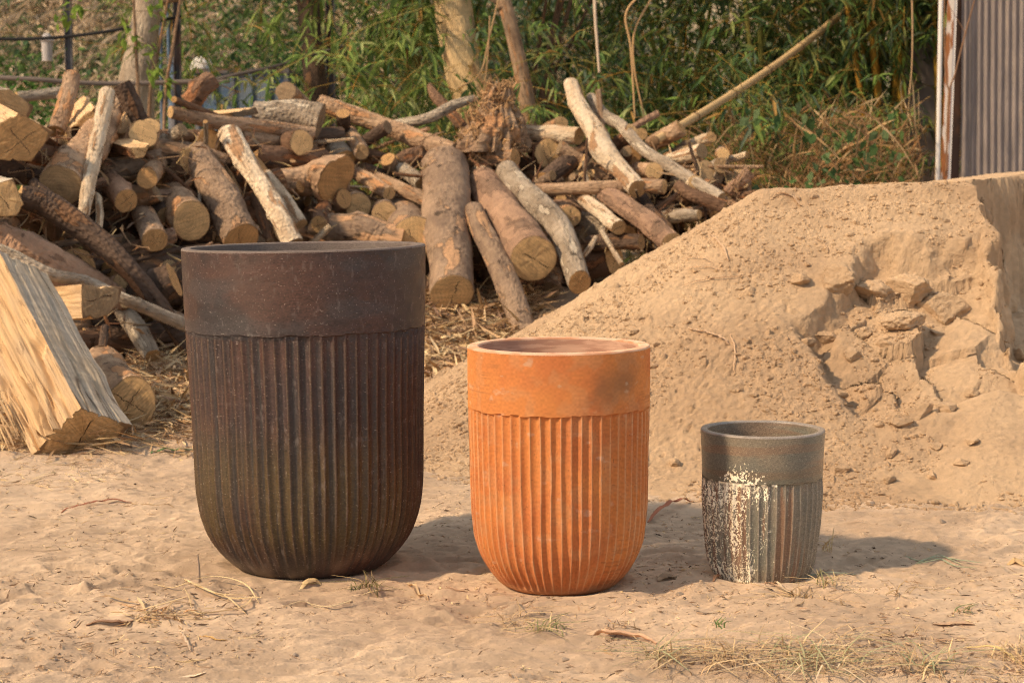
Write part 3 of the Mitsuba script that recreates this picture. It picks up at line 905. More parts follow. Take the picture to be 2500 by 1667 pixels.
L = log
L('tan', [(322, 983, 63, -1.38), (250, 905, 60, -.75)], 'thick log with a big round end on the ground behind the split timber', skew=.2)
L('red', [(-30, 590, 52, -.12), (90, 632, 47, -.1), (290, 735, 30, .05)], 'massive rough orange brown log under the dark branch at the left', rough=1.5)
L('dark', [(48, 478, 26, -.35), (120, 505, 33, -.32), (223, 574, 29, -.3), (310, 652, 26, -.3), (400, 760, 22, -.25), (462, 858, 20, -.2)], 'long dark brown branch sloping down towards the tallest pot', name='branch', cat='branch', knots=6, group='branches in the firewood heap')
L('dark', [(78, 446, 15, -.3), (110, 482, 19, -.28), (150, 520, 22, -.28)], 'short upper fork of the dark brown branch on the left', name='branch', cat='branch', group='branches in the firewood heap')
L('grey', [(-10, 604, 14, -.52), (32, 624, 15, -.52), (128, 672, 16, -.5), (210, 688, 14, -.36), (297, 728, 15, -.42), (380, 762, 17, -.46), (470, 800, 17, -.46)], 'slender silvery branch passing behind the short quarter block', name='branch', cat='branch', knots=4, group='branches in the firewood heap')
L('dark', [(262, 690, 56, .25), (430, 684, 60, .2), (640, 690, 60, .2)], 'rotten blackened log lying level behind the tallest pot', rough=1.6)
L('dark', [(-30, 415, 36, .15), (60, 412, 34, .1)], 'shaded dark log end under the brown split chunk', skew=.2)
L('grey', [(40, 238, 13, 2.0), (150, 226, 13, 2.0)], 'pale bare log lying far back behind the heap at the left')
L('tan', [(175, 188, 20, .25), (163, 245, 20, .2), (136, 322, 21, .2)], 'short upright log with ringed scaly bark near the left end', knots=5, rough=1.5)
L('tan', [(148, 452, 54, -.28), (200, 375, 47, -.1), (290, 258, 36, .45)], 'thick log with torn patchy bark beside the slim upright pole', knots=4, rough=1.4)
L('pale', [(262, 232, 21, -.1), (246, 310, 20, -.2), (228, 400, 19, -.35), (212, 480, 17, -.35), (200, 548, 13, -.3)], 'slim pale upright pole greying towards its foot', knots=4)
L('dark', [(297, 206, 23, -.05), (322, 262, 26, .08), (356, 338, 31, .25)], 'dark leaning log showing a bright round top end')
L('tan', [(368, 309, 24, -.15), (366, 345, 24, .1), (366, 362, 24, .5)], 'stubby log with a cracked yellow end below the dark leaning log')
L('grey', [(446, 316, 16, -.1), (420, 334, 16, .1), (388, 356, 16, .3)], 'small grey log with weathered end left of the pale leaning one')
L('red', [(308, 490, 29, -.2), (285, 462, 30, .1), (255, 430, 27, .45)], 'peeling orange log with a deeply cracked round end', rough=1.5)
L('tan', [(360, 436, 25, -.2), (374, 412, 25, .1), (388, 388, 25, .5)], 'log with ragged yellow end above the cracked one', rough=1.6, skew=.3)
L('fawn', [(378, 586, 31, -.25), (364, 550, 29, 0), (345, 505, 28, .4)], 'pinkish log with brown end just left of the pot', knots=1)
L('tan', [(466, 539, 48, -.25), (448, 515, 47, 0), (422, 482, 44, .5)], 'fat log with dark heart in its round end above the pot')
L('pale', [(241, 478, 9, -.3), (243, 530, 10, -.28), (240, 580, 8, -.25)], 'narrow orange splinter standing upright in the dark gap', name='splinter', cat='splinter', skew=1.2, group='splinters in the firewood heap')
L('brown', [(512, 198, 26, -.1), (490, 222, 26, 0), (460, 252, 26, .2)], 'rough barked log with red rimmed end standing up on the heap', rough=1.4)
L('brown', [(425, 243, 8, -.1), (470, 262, 9, 0), (550, 292, 7, .2)], 'thin brown stick with bright tip below the red rimmed log', name='branch', cat='branch', group='branches in the firewood heap')
L('tan', [(763, 330, 18, -.1), (650, 312, 18, 0), (520, 296, 17, .05), (416, 274, 15, .1)], 'long level tan log beneath the big pale grey one', knots=4)
L('grey', [(783, 295, 44, -.15), (715, 284, 36, .05), (620, 276, 29, .3)], 'big pale grey log with broad brown end near the top', knots=1)
L('tan', [(698, 222, 24, -.05), (716, 238, 24, .15), (736, 258, 24, .5)], 'log with bright round end set highest above the pale grey one')
L('dark', [(837, 277, 16, -.1), (838, 300, 16, .05), (838, 325, 16, .3)], 'small dark stub with round end right of the pale grey log')
L('pale', [(560, 326, 28, -.35), (604, 400, 24, -.45), (649, 475, 24, -.55), (690, 540, 24, -.62), (716, 598, 25, -.62)], 'long cream peeled log leaning down behind the pot rim', knots=5)
L('pale', [(736, 547, 15, -.35), (700, 490, 15, -.3), (650, 425, 13, -.1)], 'split pale pole tucked along the cream peeled log', knots=1)
L('fawn', [(590, 585, 46, -.4), (545, 490, 44, -.3), (480, 382, 40, .05)], 'wide tan log with smooth bark left of the cream one', knots=3)
L('brown', [(660, 590, 11, -.4), (640, 530, 12, -.3), (620, 480, 11, -.15)], 'thin stick with curling ringed bark beside the cream log', rough=2.6, knots=5, name='branch', cat='branch', group='branches in the firewood heap')
L('brown', [(618, 376, 22, .1), (700, 382, 26, .05), (790, 390, 25, .15)], 'brown log lying level behind the flared one', knots=3)
L('tan', [(588, 336, 17, .12), (670, 346, 19, .1), (760, 358, 18, .15)], 'tan log lying above the brown level one', knots=3, rough=1.4)
L('tan', [(822, 436, 62, -.35), (790, 432, 56, -.2), (740, 436, 38, -.05), (668, 442, 30, .1)], 'flared log with a broad uneven pale end', knots=3, rough=1.9, skew=.25, sides=30)
L('grey', [(815, 352, 24, .2), (838, 392, 30, .1)], 'short stub rising behind the flared log')
L('tan', [(882, 372, 19, -.15), (870, 350, 19, 0), (855, 322, 18, .3)], 'log with star cracked end at the middle of the heap')
L('tan', [(875, 504, 32, -.2), (868, 498, 32, .2), (862, 490, 32, .6)], 'round log end facing out, left of two at the right of the rim')
L('brown', [(780, 548, 22, -.1), (788, 500, 20, 0)], 'dark stub hanging down behind the pot rim')
L('fawn', [(975, 596, 46, -.3), (880, 572, 45, -.25), (790, 560, 42, .1)], 'smooth tan log lying just behind the pot rim', skew=.4)
L('tan', [(1108, 371, 21, -.15), (1030, 342, 21, -.08), (959, 316, 21, 0), (848, 276, 20, .1), (780, 250, 18, .3)], 'long knotty log running down across the top of the heap', knots=7)
L('grey', [(1160, 240, 8, 0), (1105, 258, 13, 0), (1040, 290, 13, 0), (966, 302, 10, .1)], 'bent piece of bare driftwood on top of the heap', name='branch', cat='branch', skew=.8, group='branches in the firewood heap')
L('brown', [(1047, 206, 6, .2), (1066, 240, 13, .2), (1095, 270, 14, .25), (1130, 310, 13, .3)], 'broken brown branch sticking up behind the driftwood', name='branch', cat='branch', skew=1.0, group='branches in the firewood heap')
L('tan', [(1258, 384, 21, -.15), (1190, 386, 20, -.05), (1118, 390, 18, .05)], 'level log with round end below the root stump')
L('brown', [(975, 400, 22, .05), (1020, 385, 26, .05), (1070, 400, 20, .1)], 'gnarled brown root end under the long knotty log', rough=3.0, knots=6, name='root', cat='root', group='roots in the firewood heap')
L('fawn', [(1104, 716, 52, -.5), (1096, 600, 54, -.4), (1088, 490, 56, -.3), (1084, 400, 53, -.05)], 'broad upright grey brown log beside the right side of the pot', knots=2, sides=30)
L('tan', [(950, 473, 17, -.3), (915, 450, 18, -.15), (872, 425, 17, .1)], 'split orange log with cracked end beside the flared one', rough=1.5)
L('tan', [(1074, 507, 16, -.35), (1000, 470, 17, -.25), (920, 434, 15, 0)], 'scarred pale log crossing in front of the broad upright one', knots=3)
L('fawn', [(940, 527, 34, -.3), (930, 515, 34, .1), (920, 505, 34, .6)], 'round log end facing out, second right of the rim')
L('fawn', [(1011, 578, 51, -.4), (995, 550, 50, -.15), (970, 508, 46, .4)], 'fat grey log with weathered round end beside the pot rim', knots=1, sides=30)
L('fawn', [(1285, 818, 27, -.75), (1240, 700, 30, -.65), (1200, 610, 28, -.55), (1156, 516, 25, -.4)], 'long slim log with its foot at the edge of the sand', knots=3)
L('red', [(1303, 632, 58, -.6), (1262, 570, 56, -.42), (1180, 452, 44, .0)], 'thickest pinkish log with one crack across its sawn end', knots=1, sides=32)
L('grey', [(1415, 690, 30, -.6), (1367, 560, 31, -.45), (1322, 508, 32, -.38), (1278, 462, 30, -.28), (1239, 424, 31, -.1)], 'knotted grey log with white lichen patches', knots=7, rough=1.3)
L('pale', [(1187, 424, 19, -.1), (1165, 420, 18, .1), (1135, 415, 16, .3)], 'short pale log between the broad upright and lichened logs')
L('grey', [(1030, 450, 17, -.05), (990, 420, 18, .05), (950, 392, 15, .1)], 'loose sheet of bark curled over the middle of the heap', rough=2.2)
L('tan', [(1391, 529, 27, -.1), (1378, 518, 27, .15), (1360, 505, 25, .6)], 'small round log end right of the lichened log')
L('pale', [(1394, 205, 18, -.2), (1415, 262, 21, -.25), (1453, 322, 25, -.3), (1470, 366, 30, -.35), (1512, 412, 23, -.38), (1556, 462, 24, -.4)], 'long white peeled log standing up and bent at a knob', knots=6)
L('grey', [(1443, 236, 11, .0), (1472, 280, 17, -.05), (1514, 305, 15, -.1), (1568, 364, 14, -.18), (1644, 412, 15, -.22), (1762, 482, 14, -.25)], 'long thin branch running down behind the white log', knots=4, name='branch', cat='branch', group='branches in the firewood heap')
L('pale', [(1414, 333, 21, -.1), (1350, 328, 20, 0), (1272, 322, 18, .1)], 'pale level log left of the white bent one')
L('tan', [(1371, 299, 16, .3), (1350, 310, 17, .5), (1325, 325, 16, .7)], 'small log end peeping over the pale level log')
L('brown', [(1340, 374, 36, .1), (1318, 360, 36, .35)], 'dark fibrous log end under the pale level log', rough=1.8)
L('dark', [(1330, 442, 25, .05), (1385, 400, 25, .05), (1450, 356, 24, .1)], 'dark brown log slanting up behind the white log', knots=3)
L('tan', [(1622, 456, 19, -.35), (1540, 454, 17, -.35), (1420, 460, 17, -.3), (1306, 464, 15, -.2)], 'level pinkish pole lying across the right part of the heap', knots=3)
L('tan', [(1541, 381, 24, .0), (1535, 372, 24, .3), (1525, 360, 22, .8)], 'round end behind the thin branch at the right')
L('brown', [(1543, 319, 18, -.15), (1522, 340, 17, 0), (1492, 372, 17, .2)], 'brown stub crossing the top of the thin branch')
L('red', [(1607, 277, 8, .1), (1575, 295, 8, .1), (1540, 315, 8, .1)], 'short red brown stick pointing up right', name='branch', cat='branch', group='branches in the firewood heap')
L('dark', [(1565, 328, 15, .3), (1555, 336, 15, .6)], 'small dark end under the red brown stick')
L('tan', [(1664, 312, 21, .0), (1630, 332, 20, .1), (1588, 352, 18, .3)], 'barky log at the foot of the leaning bamboo pole', rough=1.6)
L('pale', [(1714, 370, 20, -.1), (1680, 378, 20, 0), (1636, 392, 18, .15)], 'pale log pointing right, lower of two together')
L('pale', [(1737, 335, 14, .1), (1715, 342, 14, .2), (1690, 352, 13, .3)], 'pale log pointing right, upper of two together')
L('tan', [(1765, 376, 15, .0), (1760, 372, 15, .5)], 'small orange end facing out at the right')
L('pale', [(1824, 378, 9, .1), (1800, 384, 9, .15), (1770, 392, 9, .2)], 'cut bamboo stick pointing right above the heap end', name='branch', cat='branch', group='branches in the firewood heap')
L('grey', [(1762, 404, 20, -.1), (1745, 412, 20, .1), (1720, 420, 18, .4)], 'log with grey flaking end near the heap end')
L('red', [(1832, 419, 17, -.15), (1808, 440, 16, -.1), (1776, 470, 14, .0)], 'torn orange log, the last one at the right end', rough=1.8)
L('tan', [(1597, 418, 22, -.2), (1575, 418, 21, 0), (1545, 414, 20, .2)], 'log with split round end above the level pinkish pole')
L('dark', [(1641, 404, 14, -.2), (1630, 409, 14, -.1), (1610, 418, 13, .1)], 'little dark log end in front of the thin branch')
L('pale', [(1699, 446, 19, -.25), (1680, 446, 18, -.1), (1650, 444, 16, .1)], 'pale round end just right of the pinkish pole')
L('brown', [(1652, 450, 12, -.35), (1690, 474, 16, -.3), (1770, 506, 17, -.2)], 'brown log with its end up, lying along the sand edge')
L('pale', [(1511, 556, 19, -.4), (1465, 520, 18, -.3), (1405, 468, 16, -.1)], 'spotted pale log with an orange round end')
L('red', [(1640, 594, 28, -.6), (1575, 540, 27, -.5), (1478, 472, 24, -.25)], 'reddish log sloping down into the sand', knots=1)
L('dark', [(1625, 562, 19, -.3), (1590, 520, 18, -.2), (1558, 474, 17, 0)], 'dark log hidden behind the reddish sloping one')
L('grey', [(1707, 524, 12, -.2), (1670, 526, 16, -.15), (1612, 532, 17, 0)], 'grey log lying low at the edge of the sand')
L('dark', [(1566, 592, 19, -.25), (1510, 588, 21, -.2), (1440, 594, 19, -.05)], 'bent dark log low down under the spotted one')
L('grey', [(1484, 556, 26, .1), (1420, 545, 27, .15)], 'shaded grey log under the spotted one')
L('pale', [(1468, 562, 6, -.45), (1490, 600, 6, -.4), (1518, 644, 6, -.35)], 'broken stake standing in front of the bent dark log', name='splinter', cat='splinter', group='splinters in the firewood heap')
L('pale', [(1455, 580, 6, -.4), (1440, 604, 7, -.4), (1424, 626, 5, -.38)], 'light splinter leaning left of the broken stake', name='splinter', cat='splinter', group='splinters in the firewood heap')
L('grey', [(1755, 432, 15, .0), (1720, 428, 14, .05), (1685, 420, 12, .1)], 'gnarled grey root lying near the heap end', rough=2.5, knots=4, name='root', cat='root', group='roots in the firewood heap')
L('dark', [(250, 850, 10, -.9), (256, 800, 10, -.8)], 'small dark prop under the short quarter block', name='branch', cat='branch', group='branches in the firewood heap')
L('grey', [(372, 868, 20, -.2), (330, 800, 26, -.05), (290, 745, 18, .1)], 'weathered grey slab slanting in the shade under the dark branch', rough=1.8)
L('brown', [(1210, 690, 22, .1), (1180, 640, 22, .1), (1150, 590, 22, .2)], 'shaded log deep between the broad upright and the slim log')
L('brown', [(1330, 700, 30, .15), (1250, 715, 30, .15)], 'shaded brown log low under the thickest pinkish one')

# logs of which only scraps show, deep between the others
REGION = [(80, 'at the far left end'), (150, 'left of the scaly upright log'), (240, 'around the slim upright pole'), (330, 'under the dark leaning log'), (410, 'around the stubby yellow ended log'), (480, 'around the fat dark hearted log'), (560, 'behind the wide tan log'), (640, 'left of the cream peeled log'),
          (720, 'right of the cream peeled log'), (800, 'behind the flared log'), (880, 'around the star cracked log'), (950, 'over the pot rim'), (1015, 'right of the pot rim'), (1080, 'left of the broad upright log'), (1160, 'behind the broad upright log'), (1250, 'behind the thickest pinkish log'),
          (1330, 'left of the lichened log'), (1400, 'right of the lichened log'), (1480, 'around the white bent log'), (1560, 'around the bent dark log'), (1640, 'behind the reddish sloping log'), (1720, 'under the long thin branch'), (9999, 'at the far right end')]
rg = np.random.default_rng(77)
fill = 0
while fill < 270:
    u = rg.uniform(-20, 1830)
    top = np.interp(u, [0, 150, 300, 450, 520, 700, 900, 1100, 1300, 1500, 1650, 1750, 1840], [290, 290, 310, 320, 310, 300, 320, 380, 370, 375, 385, 420, 450])
    bot = np.interp(u, [0, 250, 450, 1000, 1250, 1500, 1850], [860, 830, 830, 760, 750, 610, 470])
    v = rg.uniform(top, bot)
    d = pile(u, v) + rg.uniform(0.15, 0.65)
    c = at(u, v, d)
    a, up = rg.uniform(-1.45, 1.45), rg.uniform(-0.7, 0.4)
    ax = np.array([math.sin(a), math.cos(a), up]) * rg.uniform(.3, .6)
    r = 0.028 + 0.075 * rg.random() ** 1.6
    if v - r * F / d < top or c[2] < ground_base(c[0], c[1]) + r * .3:
        continue
    kind = str(rg.choice(['brown', 'fawn', 'dark', 'tan', 'red', 'fawn', 'dark', 'brown']))
    side = 'pointing right' if abs(math.sin(a)) > .6 and math.sin(a) < 0 else 'pointing left' if abs(math.sin(a)) > .6 else 'end on'
    t = (v - top) / (bot - top)
    PLACE[log(kind, None, ('thick ' if r > .07 else 'thin ' if r < .045 else '') + {'red': 'reddish'}.get(kind, kind) + ' log ' + ('high ' if t < .33 else 'low ' if t > .66 else 'midway ') + next(w for lim, w in REGION if u < lim) + ', ' + side, group='logs half buried in the heap',
        world=([c - ax * rg.uniform(.3, .7), c, c + ax], [r, r, r * .85]), sides=16, knots=1, rough=1.5, skew=.25)] = u
    fill += 1


# thin branches lying over and between the logs
rg = np.random.default_rng(99)
COL = {'brown': 'brown', 'dark': 'dark', 'tan': 'tan', 'grey': 'grey', 'pale': 'peeled pale', 'red': 'reddish'}
for i in range(58):
    u = rg.uniform(60, 1780)
    v = rg.uniform(np.interp(u, [0, 300, 520, 900, 1300, 1650, 1840], [310, 320, 320, 330, 360, 375, 430]), np.interp(u, [0, 250, 450, 1000, 1250, 1500, 1850], [700, 780, 800, 730, 700, 590, 465]))
    c = at(u, v, pile(u, v) + rg.uniform(-.12, .22))
    a, up = rg.uniform(0, 6.28), rg.normal(-.1, .35)
    ax = np.array([math.cos(a), math.sin(a) * .6, up]) * rg.uniform(.18, .42)
    r = .007 + .014 * rg.random() ** 1.5
    kind = str(rg.choice(list(COL)))
    lean = 'level' if abs(up) < .2 else 'steep' if abs(up) > .5 else 'slanting'
    PLACE[log(kind, None, f"{'finger thin' if r < .0115 else 'thin'} {COL[kind]} {lean} branch " + next(w for lim, w in REGION if u < lim) + (' near the top' if v < 440 else ' further down'), name='branch', cat='branch',
        group='thin branches strewn over the heap', world=([c - ax, c + rg.normal(0, .03, 3), c + ax], [r, r * .9, r * .6]), sides=10, knots=2, rough=1.6)] = u


def stump():
    rg = np.random.default_rng(9)
    d = pile(1200, 330) - 0.1
    base, top = at(1196, 372, d), at(1222, 205, d + 0.1)
    k = thing('root_stump', 'torn root stump with shredded top standing upright on the heap', 'stump')
    n, sd = 64, 90
    s = np.linspace(0, 1, n)
    c = base + (top - base) * s[:, None]
    r = np.interp(s, [0, .15, .4, .7, .9, 1], [.26, .245, .175, .105, .09, .06])
    th = np.arange(sd + 1) * 2 * np.pi / sd
    q = np.stack([np.broadcast_to(np.cos(th), (n, sd + 1)), np.broadcast_to(np.sin(th), (n, sd + 1)), np.broadcast_to(s[:, None] * 1.2, (n, sd + 1))], -1)
    w = 1 + 0.9 * vnoise(q, 2.0, 3, 1) + 1.0 * vnoise(q * [1, 1, .16], 8, 3, 2)
    v = c[:, None] + (r[:, None] * w)[..., None] * np.stack([np.cos(th), np.sin(th), th * 0], -1)[None]
    no = bark_no('tan')
    uv = np.stack([np.broadcast_to(th / 6.2832, (n, sd + 1)), np.broadcast_to(s[:, None] + .5, (n, sd + 1)) + 8.0 * no], -1).reshape(-1, 2)
    put(k + '__trunk', (v.reshape(-1, 3), quads(n, sd + 1)), 'bark', smooth=True, uv=uv)
    roots, col = [], []
    for i in range(330):
        s0 = rg.uniform(0.0, 1.0) ** (0.6 if i % 3 else 2)
        a = rg.uniform(0, 6.28)
        rr = np.interp(s0, [0, .15, .4, .7, .9, 1], [.26, .245, .175, .105, .09, .06])
        p0 = base + (top - base) * s0 + np.array([math.cos(a), math.sin(a), 0]) * rr * 0.9
        out = np.array([math.cos(a) * .45, math.sin(a) * .45, rg.choice([-1, 1]) * rg.uniform(.4, 1.0)])
        ln = rg.uniform(.03, .10)
        m = p0 + out * ln * .5 + rg.normal(0, .02, 3)
        t = tube([p0, m, p0 + out * ln + rg.normal(0, .03, 3)], [.011 * rg.uniform(.4, 1.2), .008, .002], 5, 5)
        roots.append(t)
        col.append(np.repeat([np.array([.40, .25, .13]) * rg.uniform(.45, 1.35)], len(t[0]), 0))
    put(k + '__root_fibres', join(roots), 'dry', smooth=True, color=np.vstack(col), kind='stuff')


stump()

# twigs, strips of bark and straw caught in the heap
tw, col = [], []
rg = np.random.default_rng(15)
while len(tw) < 520:
    u = rg.uniform(0, 1800)
    top = np.interp(u, [0, 300, 520, 900, 1300, 1650, 1840], [320, 330, 320, 330, 370, 380, 440])
    bot = np.interp(u, [0, 250, 450, 1000, 1250, 1500, 1850], [760, 820, 820, 760, 740, 610, 470])
    v = rg.uniform(top, bot)
    d = pile(u, v) + rg.uniform(-0.25, 0.3)
    c = at(u, v, d)
    if abs(u - 330) < 0 or c[2] < 0.1:
        continue
    ax = rg.normal(0, 1, 3)
    ax[1] -= 0.3
    ax /= np.linalg.norm(ax)
    ln = rg.uniform(.08, .30) * (1.6 if rg.random() < .15 else 1)
    r = rg.uniform(.0015, .005)
    pts = [c + ax * ln * s + rg.normal(0, .05 * ln + .01, 3) for s in (-.5, -.15, .2, .5)]
    t = tube(pts, [r, r, r * .5], 4, 7)
    tw.append(t)
    c0 = [(.30, .19, .11), (.20, .10, .06), (.48, .35, .18), (.36, .27, .17)][rg.integers(4)]
    col.append(np.repeat([np.array(c0) * rg.uniform(.6, 1.2)], len(t[0]), 0))
n = 520
u = rg.uniform(0, 1800, n)
v = rg.uniform(np.interp(u, [0, 300, 520, 900, 1300, 1650, 1840], [320, 330, 320, 330, 370, 380, 440]), np.interp(u, [0, 250, 450, 1000, 1250, 1500, 1850], [760, 820, 820, 770, 750, 610, 470]))
b = np.array([at(uu, vv, pile(uu, vv) + rg.uniform(-.22, .25)) for uu, vv in zip(u, v)])
L_ = rg.uniform(.05, .26, n)
sv, sf = leaves(b, rg.normal(0, 1, (n, 3)) * [1, .6, .6], L_, rg.uniform(.006, .028, n), .35, .2, rng=rg)
tw.append((sv, sf))
col.append(np.repeat(np.array([(.48, .32, .18), (.38, .20, .10), (.30, .20, .13), (.58, .42, .25), (.20, .13, .09)])[rg.integers(0, 5, n)] * rg.uniform(.7, 1.15, (n, 1)), 7, 0))
put('twig_litter', join(tw), 'dry', smooth=False, color=np.vstack(col))
labels['twig_litter'] = {'label': 'twigs, bark strips and straw caught between the logs of the heap', 'category': 'twigs', 'kind': 'stuff'}
# ---------------------------------------------------------------- what stands behind the heap
def bank_color(p, n, uv):
    a = fbm(p.x * 0.8, p.y * 0.8, p.z * 0.8, 4)
    b = fbm(p.x * 6, p.y * 6, p.z * 2, 3)
    col = mix((0.40, 0.32, 0.22), (0.54, 0.44, 0.31), b)
    return mix(col, (0.10, 0.13, 0.07), smoothstep(0.52, 0.66, a))


scene['bank_soil'] = twosided(principled(mikit.proc(bank_color), 0.95, 0.1))
bx, by = np.linspace(-60, 60, 160), np.concatenate([np.linspace(21, 34, 60), np.linspace(35, 90, 40)])
X, Y = np.meshgrid(bx, by)
P = np.stack([X, Y, X * 0], -1)


def bank_z(x, y):
    p = np.stack(np.broadcast_arrays(np.asarray(x, float), np.asarray(y, float), np.asarray(x, float) * 0), -1)
    foot = 22.5 + 2.2 * vnoise(p, 0.12, 3, 3) + 1.2 * sm(-2, 3, p[..., 0])
    t = p[..., 1] - foot
    return ground_base(p[..., 0], p[..., 1]) - 0.3 + 1.15 * np.maximum(t, 0) * sm(60, 20, t) + 14 * sm(8, 40, t) + 0.8 * vnoise(p, 0.6, 3, 4) * sm(0, 2, t)


struct('hillside', (np.stack([X, Y, bank_z(X, Y)], -1).reshape(-1, 3), quads(len(by), len(bx))), 'bank_soil')

rg = np.random.default_rng(21)


def tuft_field(n, xs, ys, zfun, ln, wd, palette, droop, seed, clump=0.25):
    """Blades or hanging stalks of grass, gathered in tufts."""
    g = np.random.default_rng(seed)
    m = n // 12
    cx, cy = g.uniform(*xs, m), g.uniform(*ys, m)
    tone = g.uniform(.7, 1.25, m)
    pick = g.integers(0, len(palette), m)
    i = np.repeat(np.arange(m), 12)
    x, y = cx[i] + g.normal(0, clump, len(i)), cy[i] + g.normal(0, clump, len(i))
    z = zfun(x, y)
    d = np.stack([g.normal(0, .55, len(i)), g.normal(-.45, .5, len(i)), g.uniform(.3, 1.2, len(i))], 1)
    L = g.uniform(*ln, len(i))
    v, f = leaves(np.stack([x, y, z], 1), d, L, g.uniform(*wd, len(i)), .1, droop, rng=g)
    c = np.array(palette)[pick[i]] * (tone[i] * g.uniform(.8, 1.2, len(i)))[:, None]
    return v, f, np.repeat(c, 7, 0)


DRY = [(.70, .59, .45), (.61, .50, .37), (.76, .66, .52), (.52, .42, .31), (.20, .25, .14)]
v, f, c = tuft_field(26000, (-8.5, 1.5), (21.5, 29), bank_z, (.35, .9), (.02, .05), DRY, .75, 31)
put('dry_grass_bank', (v, f), 'leaf', smooth=False, color=c)
labels['dry_grass_bank'] = {'label': 'dry brown grass hanging down the bank far behind the heap at the left', 'category': 'dry grass', 'kind': 'stuff'}


def bush(label, c, size, n, palette, leaf=(.07, .13), seed=0, name='shrub', cat='shrub', group=None, stems=7, wide=.45, holes=.35):
    """A broad leaved shrub: stems and leaves in clumps with gaps between them."""
    g = np.random.default_rng(700 + seed)
    k = thing(name, label, cat, group)
    c, size = np.array(c, float), np.array(size, float)
    m = max(10, n // 55)
    q = g.normal(size=(m, 3))
    q /= np.linalg.norm(q, axis=1, keepdims=True)
    q *= g.uniform(.45, 1.0, (m, 1)) ** .5
    cl = c + q * size * [1, 1, .5] + [0, 0, size[2] * .5]
    cl[:, 2] = np.maximum(cl[:, 2], c[2] + .05)
    tone = g.uniform(.55, 1.35, m)
    i = g.integers(0, m, n)
    b = cl[i] + g.normal(0, 1, (n, 3)) * size.mean() * .17
    d = (b - c - [0, 0, size[2] * .2]) / size + g.normal(0, .6, (n, 3)) + [0, -.3, -.15]
    L = g.uniform(*leaf, n)
    v, f = leaves(b, d, L, L * g.uniform(wide * .8, wide * 1.2, n), .2, .25, rng=g)
    col = np.array(palette)[g.integers(0, len(palette), n)] * (tone[i] * g.uniform(.75, 1.25, n))[:, None]
    put(k + '__foliage', (v, f), 'leaf', smooth=False, color=np.repeat(col, 7, 0), kind='stuff')
    st = []
    for s in range(stems):
        e = cl[g.integers(0, m)]
        st.append(tube([c + g.normal(0, .06, 3) * [1, 1, 0], (c + e) / 2 + g.normal(0, .08, 3), e], [.018, .012, .005], 6, 8))
    v, f = join(st)
    put(k + '__stems', (v, f), 'dry', smooth=True, color=np.tile([.16, .10, .065], (len(v), 1)), kind='stuff')
    return k


GREEN = [(0.095, 0.162, 0.054), (0.121, 0.203, 0.068), (0.074, 0.135, 0.068), (0.162, 0.243, 0.081)]
BLUE = [(0.098, 0.156, 0.111), (0.117, 0.189, 0.117), (0.143, 0.208, 0.137)]
gb = lambda x, y: float(ground_base(x, y))
for i, (u, d, w, h, n, lab) in enumerate([
        (40, 19.5, 1.1, 1.9, 2600, 'dark green shrub standing at the far left behind the cables'),
        (640, 20, 1.2, 2.2, 2600, 'dark shrub behind the bamboo left of the brown trunk'),
        (560, 21.5, 1.0, 3.6, 2600, 'tall leafy shrub on the bank above the blue duct'),
        (880, 21, 1.5, 3.2, 3200, 'deep green shrub in the shade behind the middle bamboo'),
        (1180, 21.5, 1.4, 3.4, 3200, 'bluish green shrub between the pale trunk and the slim trunk'),
        (1420, 20.5, 1.3, 3.0, 3200, 'bluish green shrub right of the slim trunk'),
        (1640, 22.5, 1.7, 2.2, 2600, 'low shrub in front of the distant grey roof'),
        (1900, 19.5, 1.6, 3.2, 3600, 'dense green shrub behind the right bamboo'),
        (2180, 19.5, 1.4, 3.0, 3400, 'dense green shrub behind the white post'),
        (1300, 24.5, 2.0, 4.6, 3400, 'tall hazy shrub farthest back in the middle'),
        (980, 24.5, 2.0, 4.6, 3400, 'tall hazy shrub farthest back left of the pale trunk'),
        (2040, 23.5, 2.6, 4.4, 3800, 'tall shrub farthest back at the right')]):
    x = (u - CU) / F * d
    bush(lab, (x, d, gb(x, d)), (w, w * .8, h), n, BLUE if i in (4, 5, 9, 10) else GREEN, seed=i, group='shrubs behind the heap')
for i, (u, v, d, w, n) in enumerate([(30, 210, 15.2, .5, 500), (180, 215, 15.6, .45, 420), (110, 190, 16.5, .6, 520)]):
    c = at(u, v, d)
    bush(('bright low green plant behind the grey chunk', 'bright low green plant beside the dark post', 'low green plant below the water pipe')[i],
         (c[0], c[1], gb(c[0], c[1])), (w, .4, c[2] - gb(c[0], c[1])), n, [(.07, .15, .035), (.09, .18, .05), (.05, .11, .03)], (.06, .1), 40 + i, name='low_plant', cat='plant', stems=4)


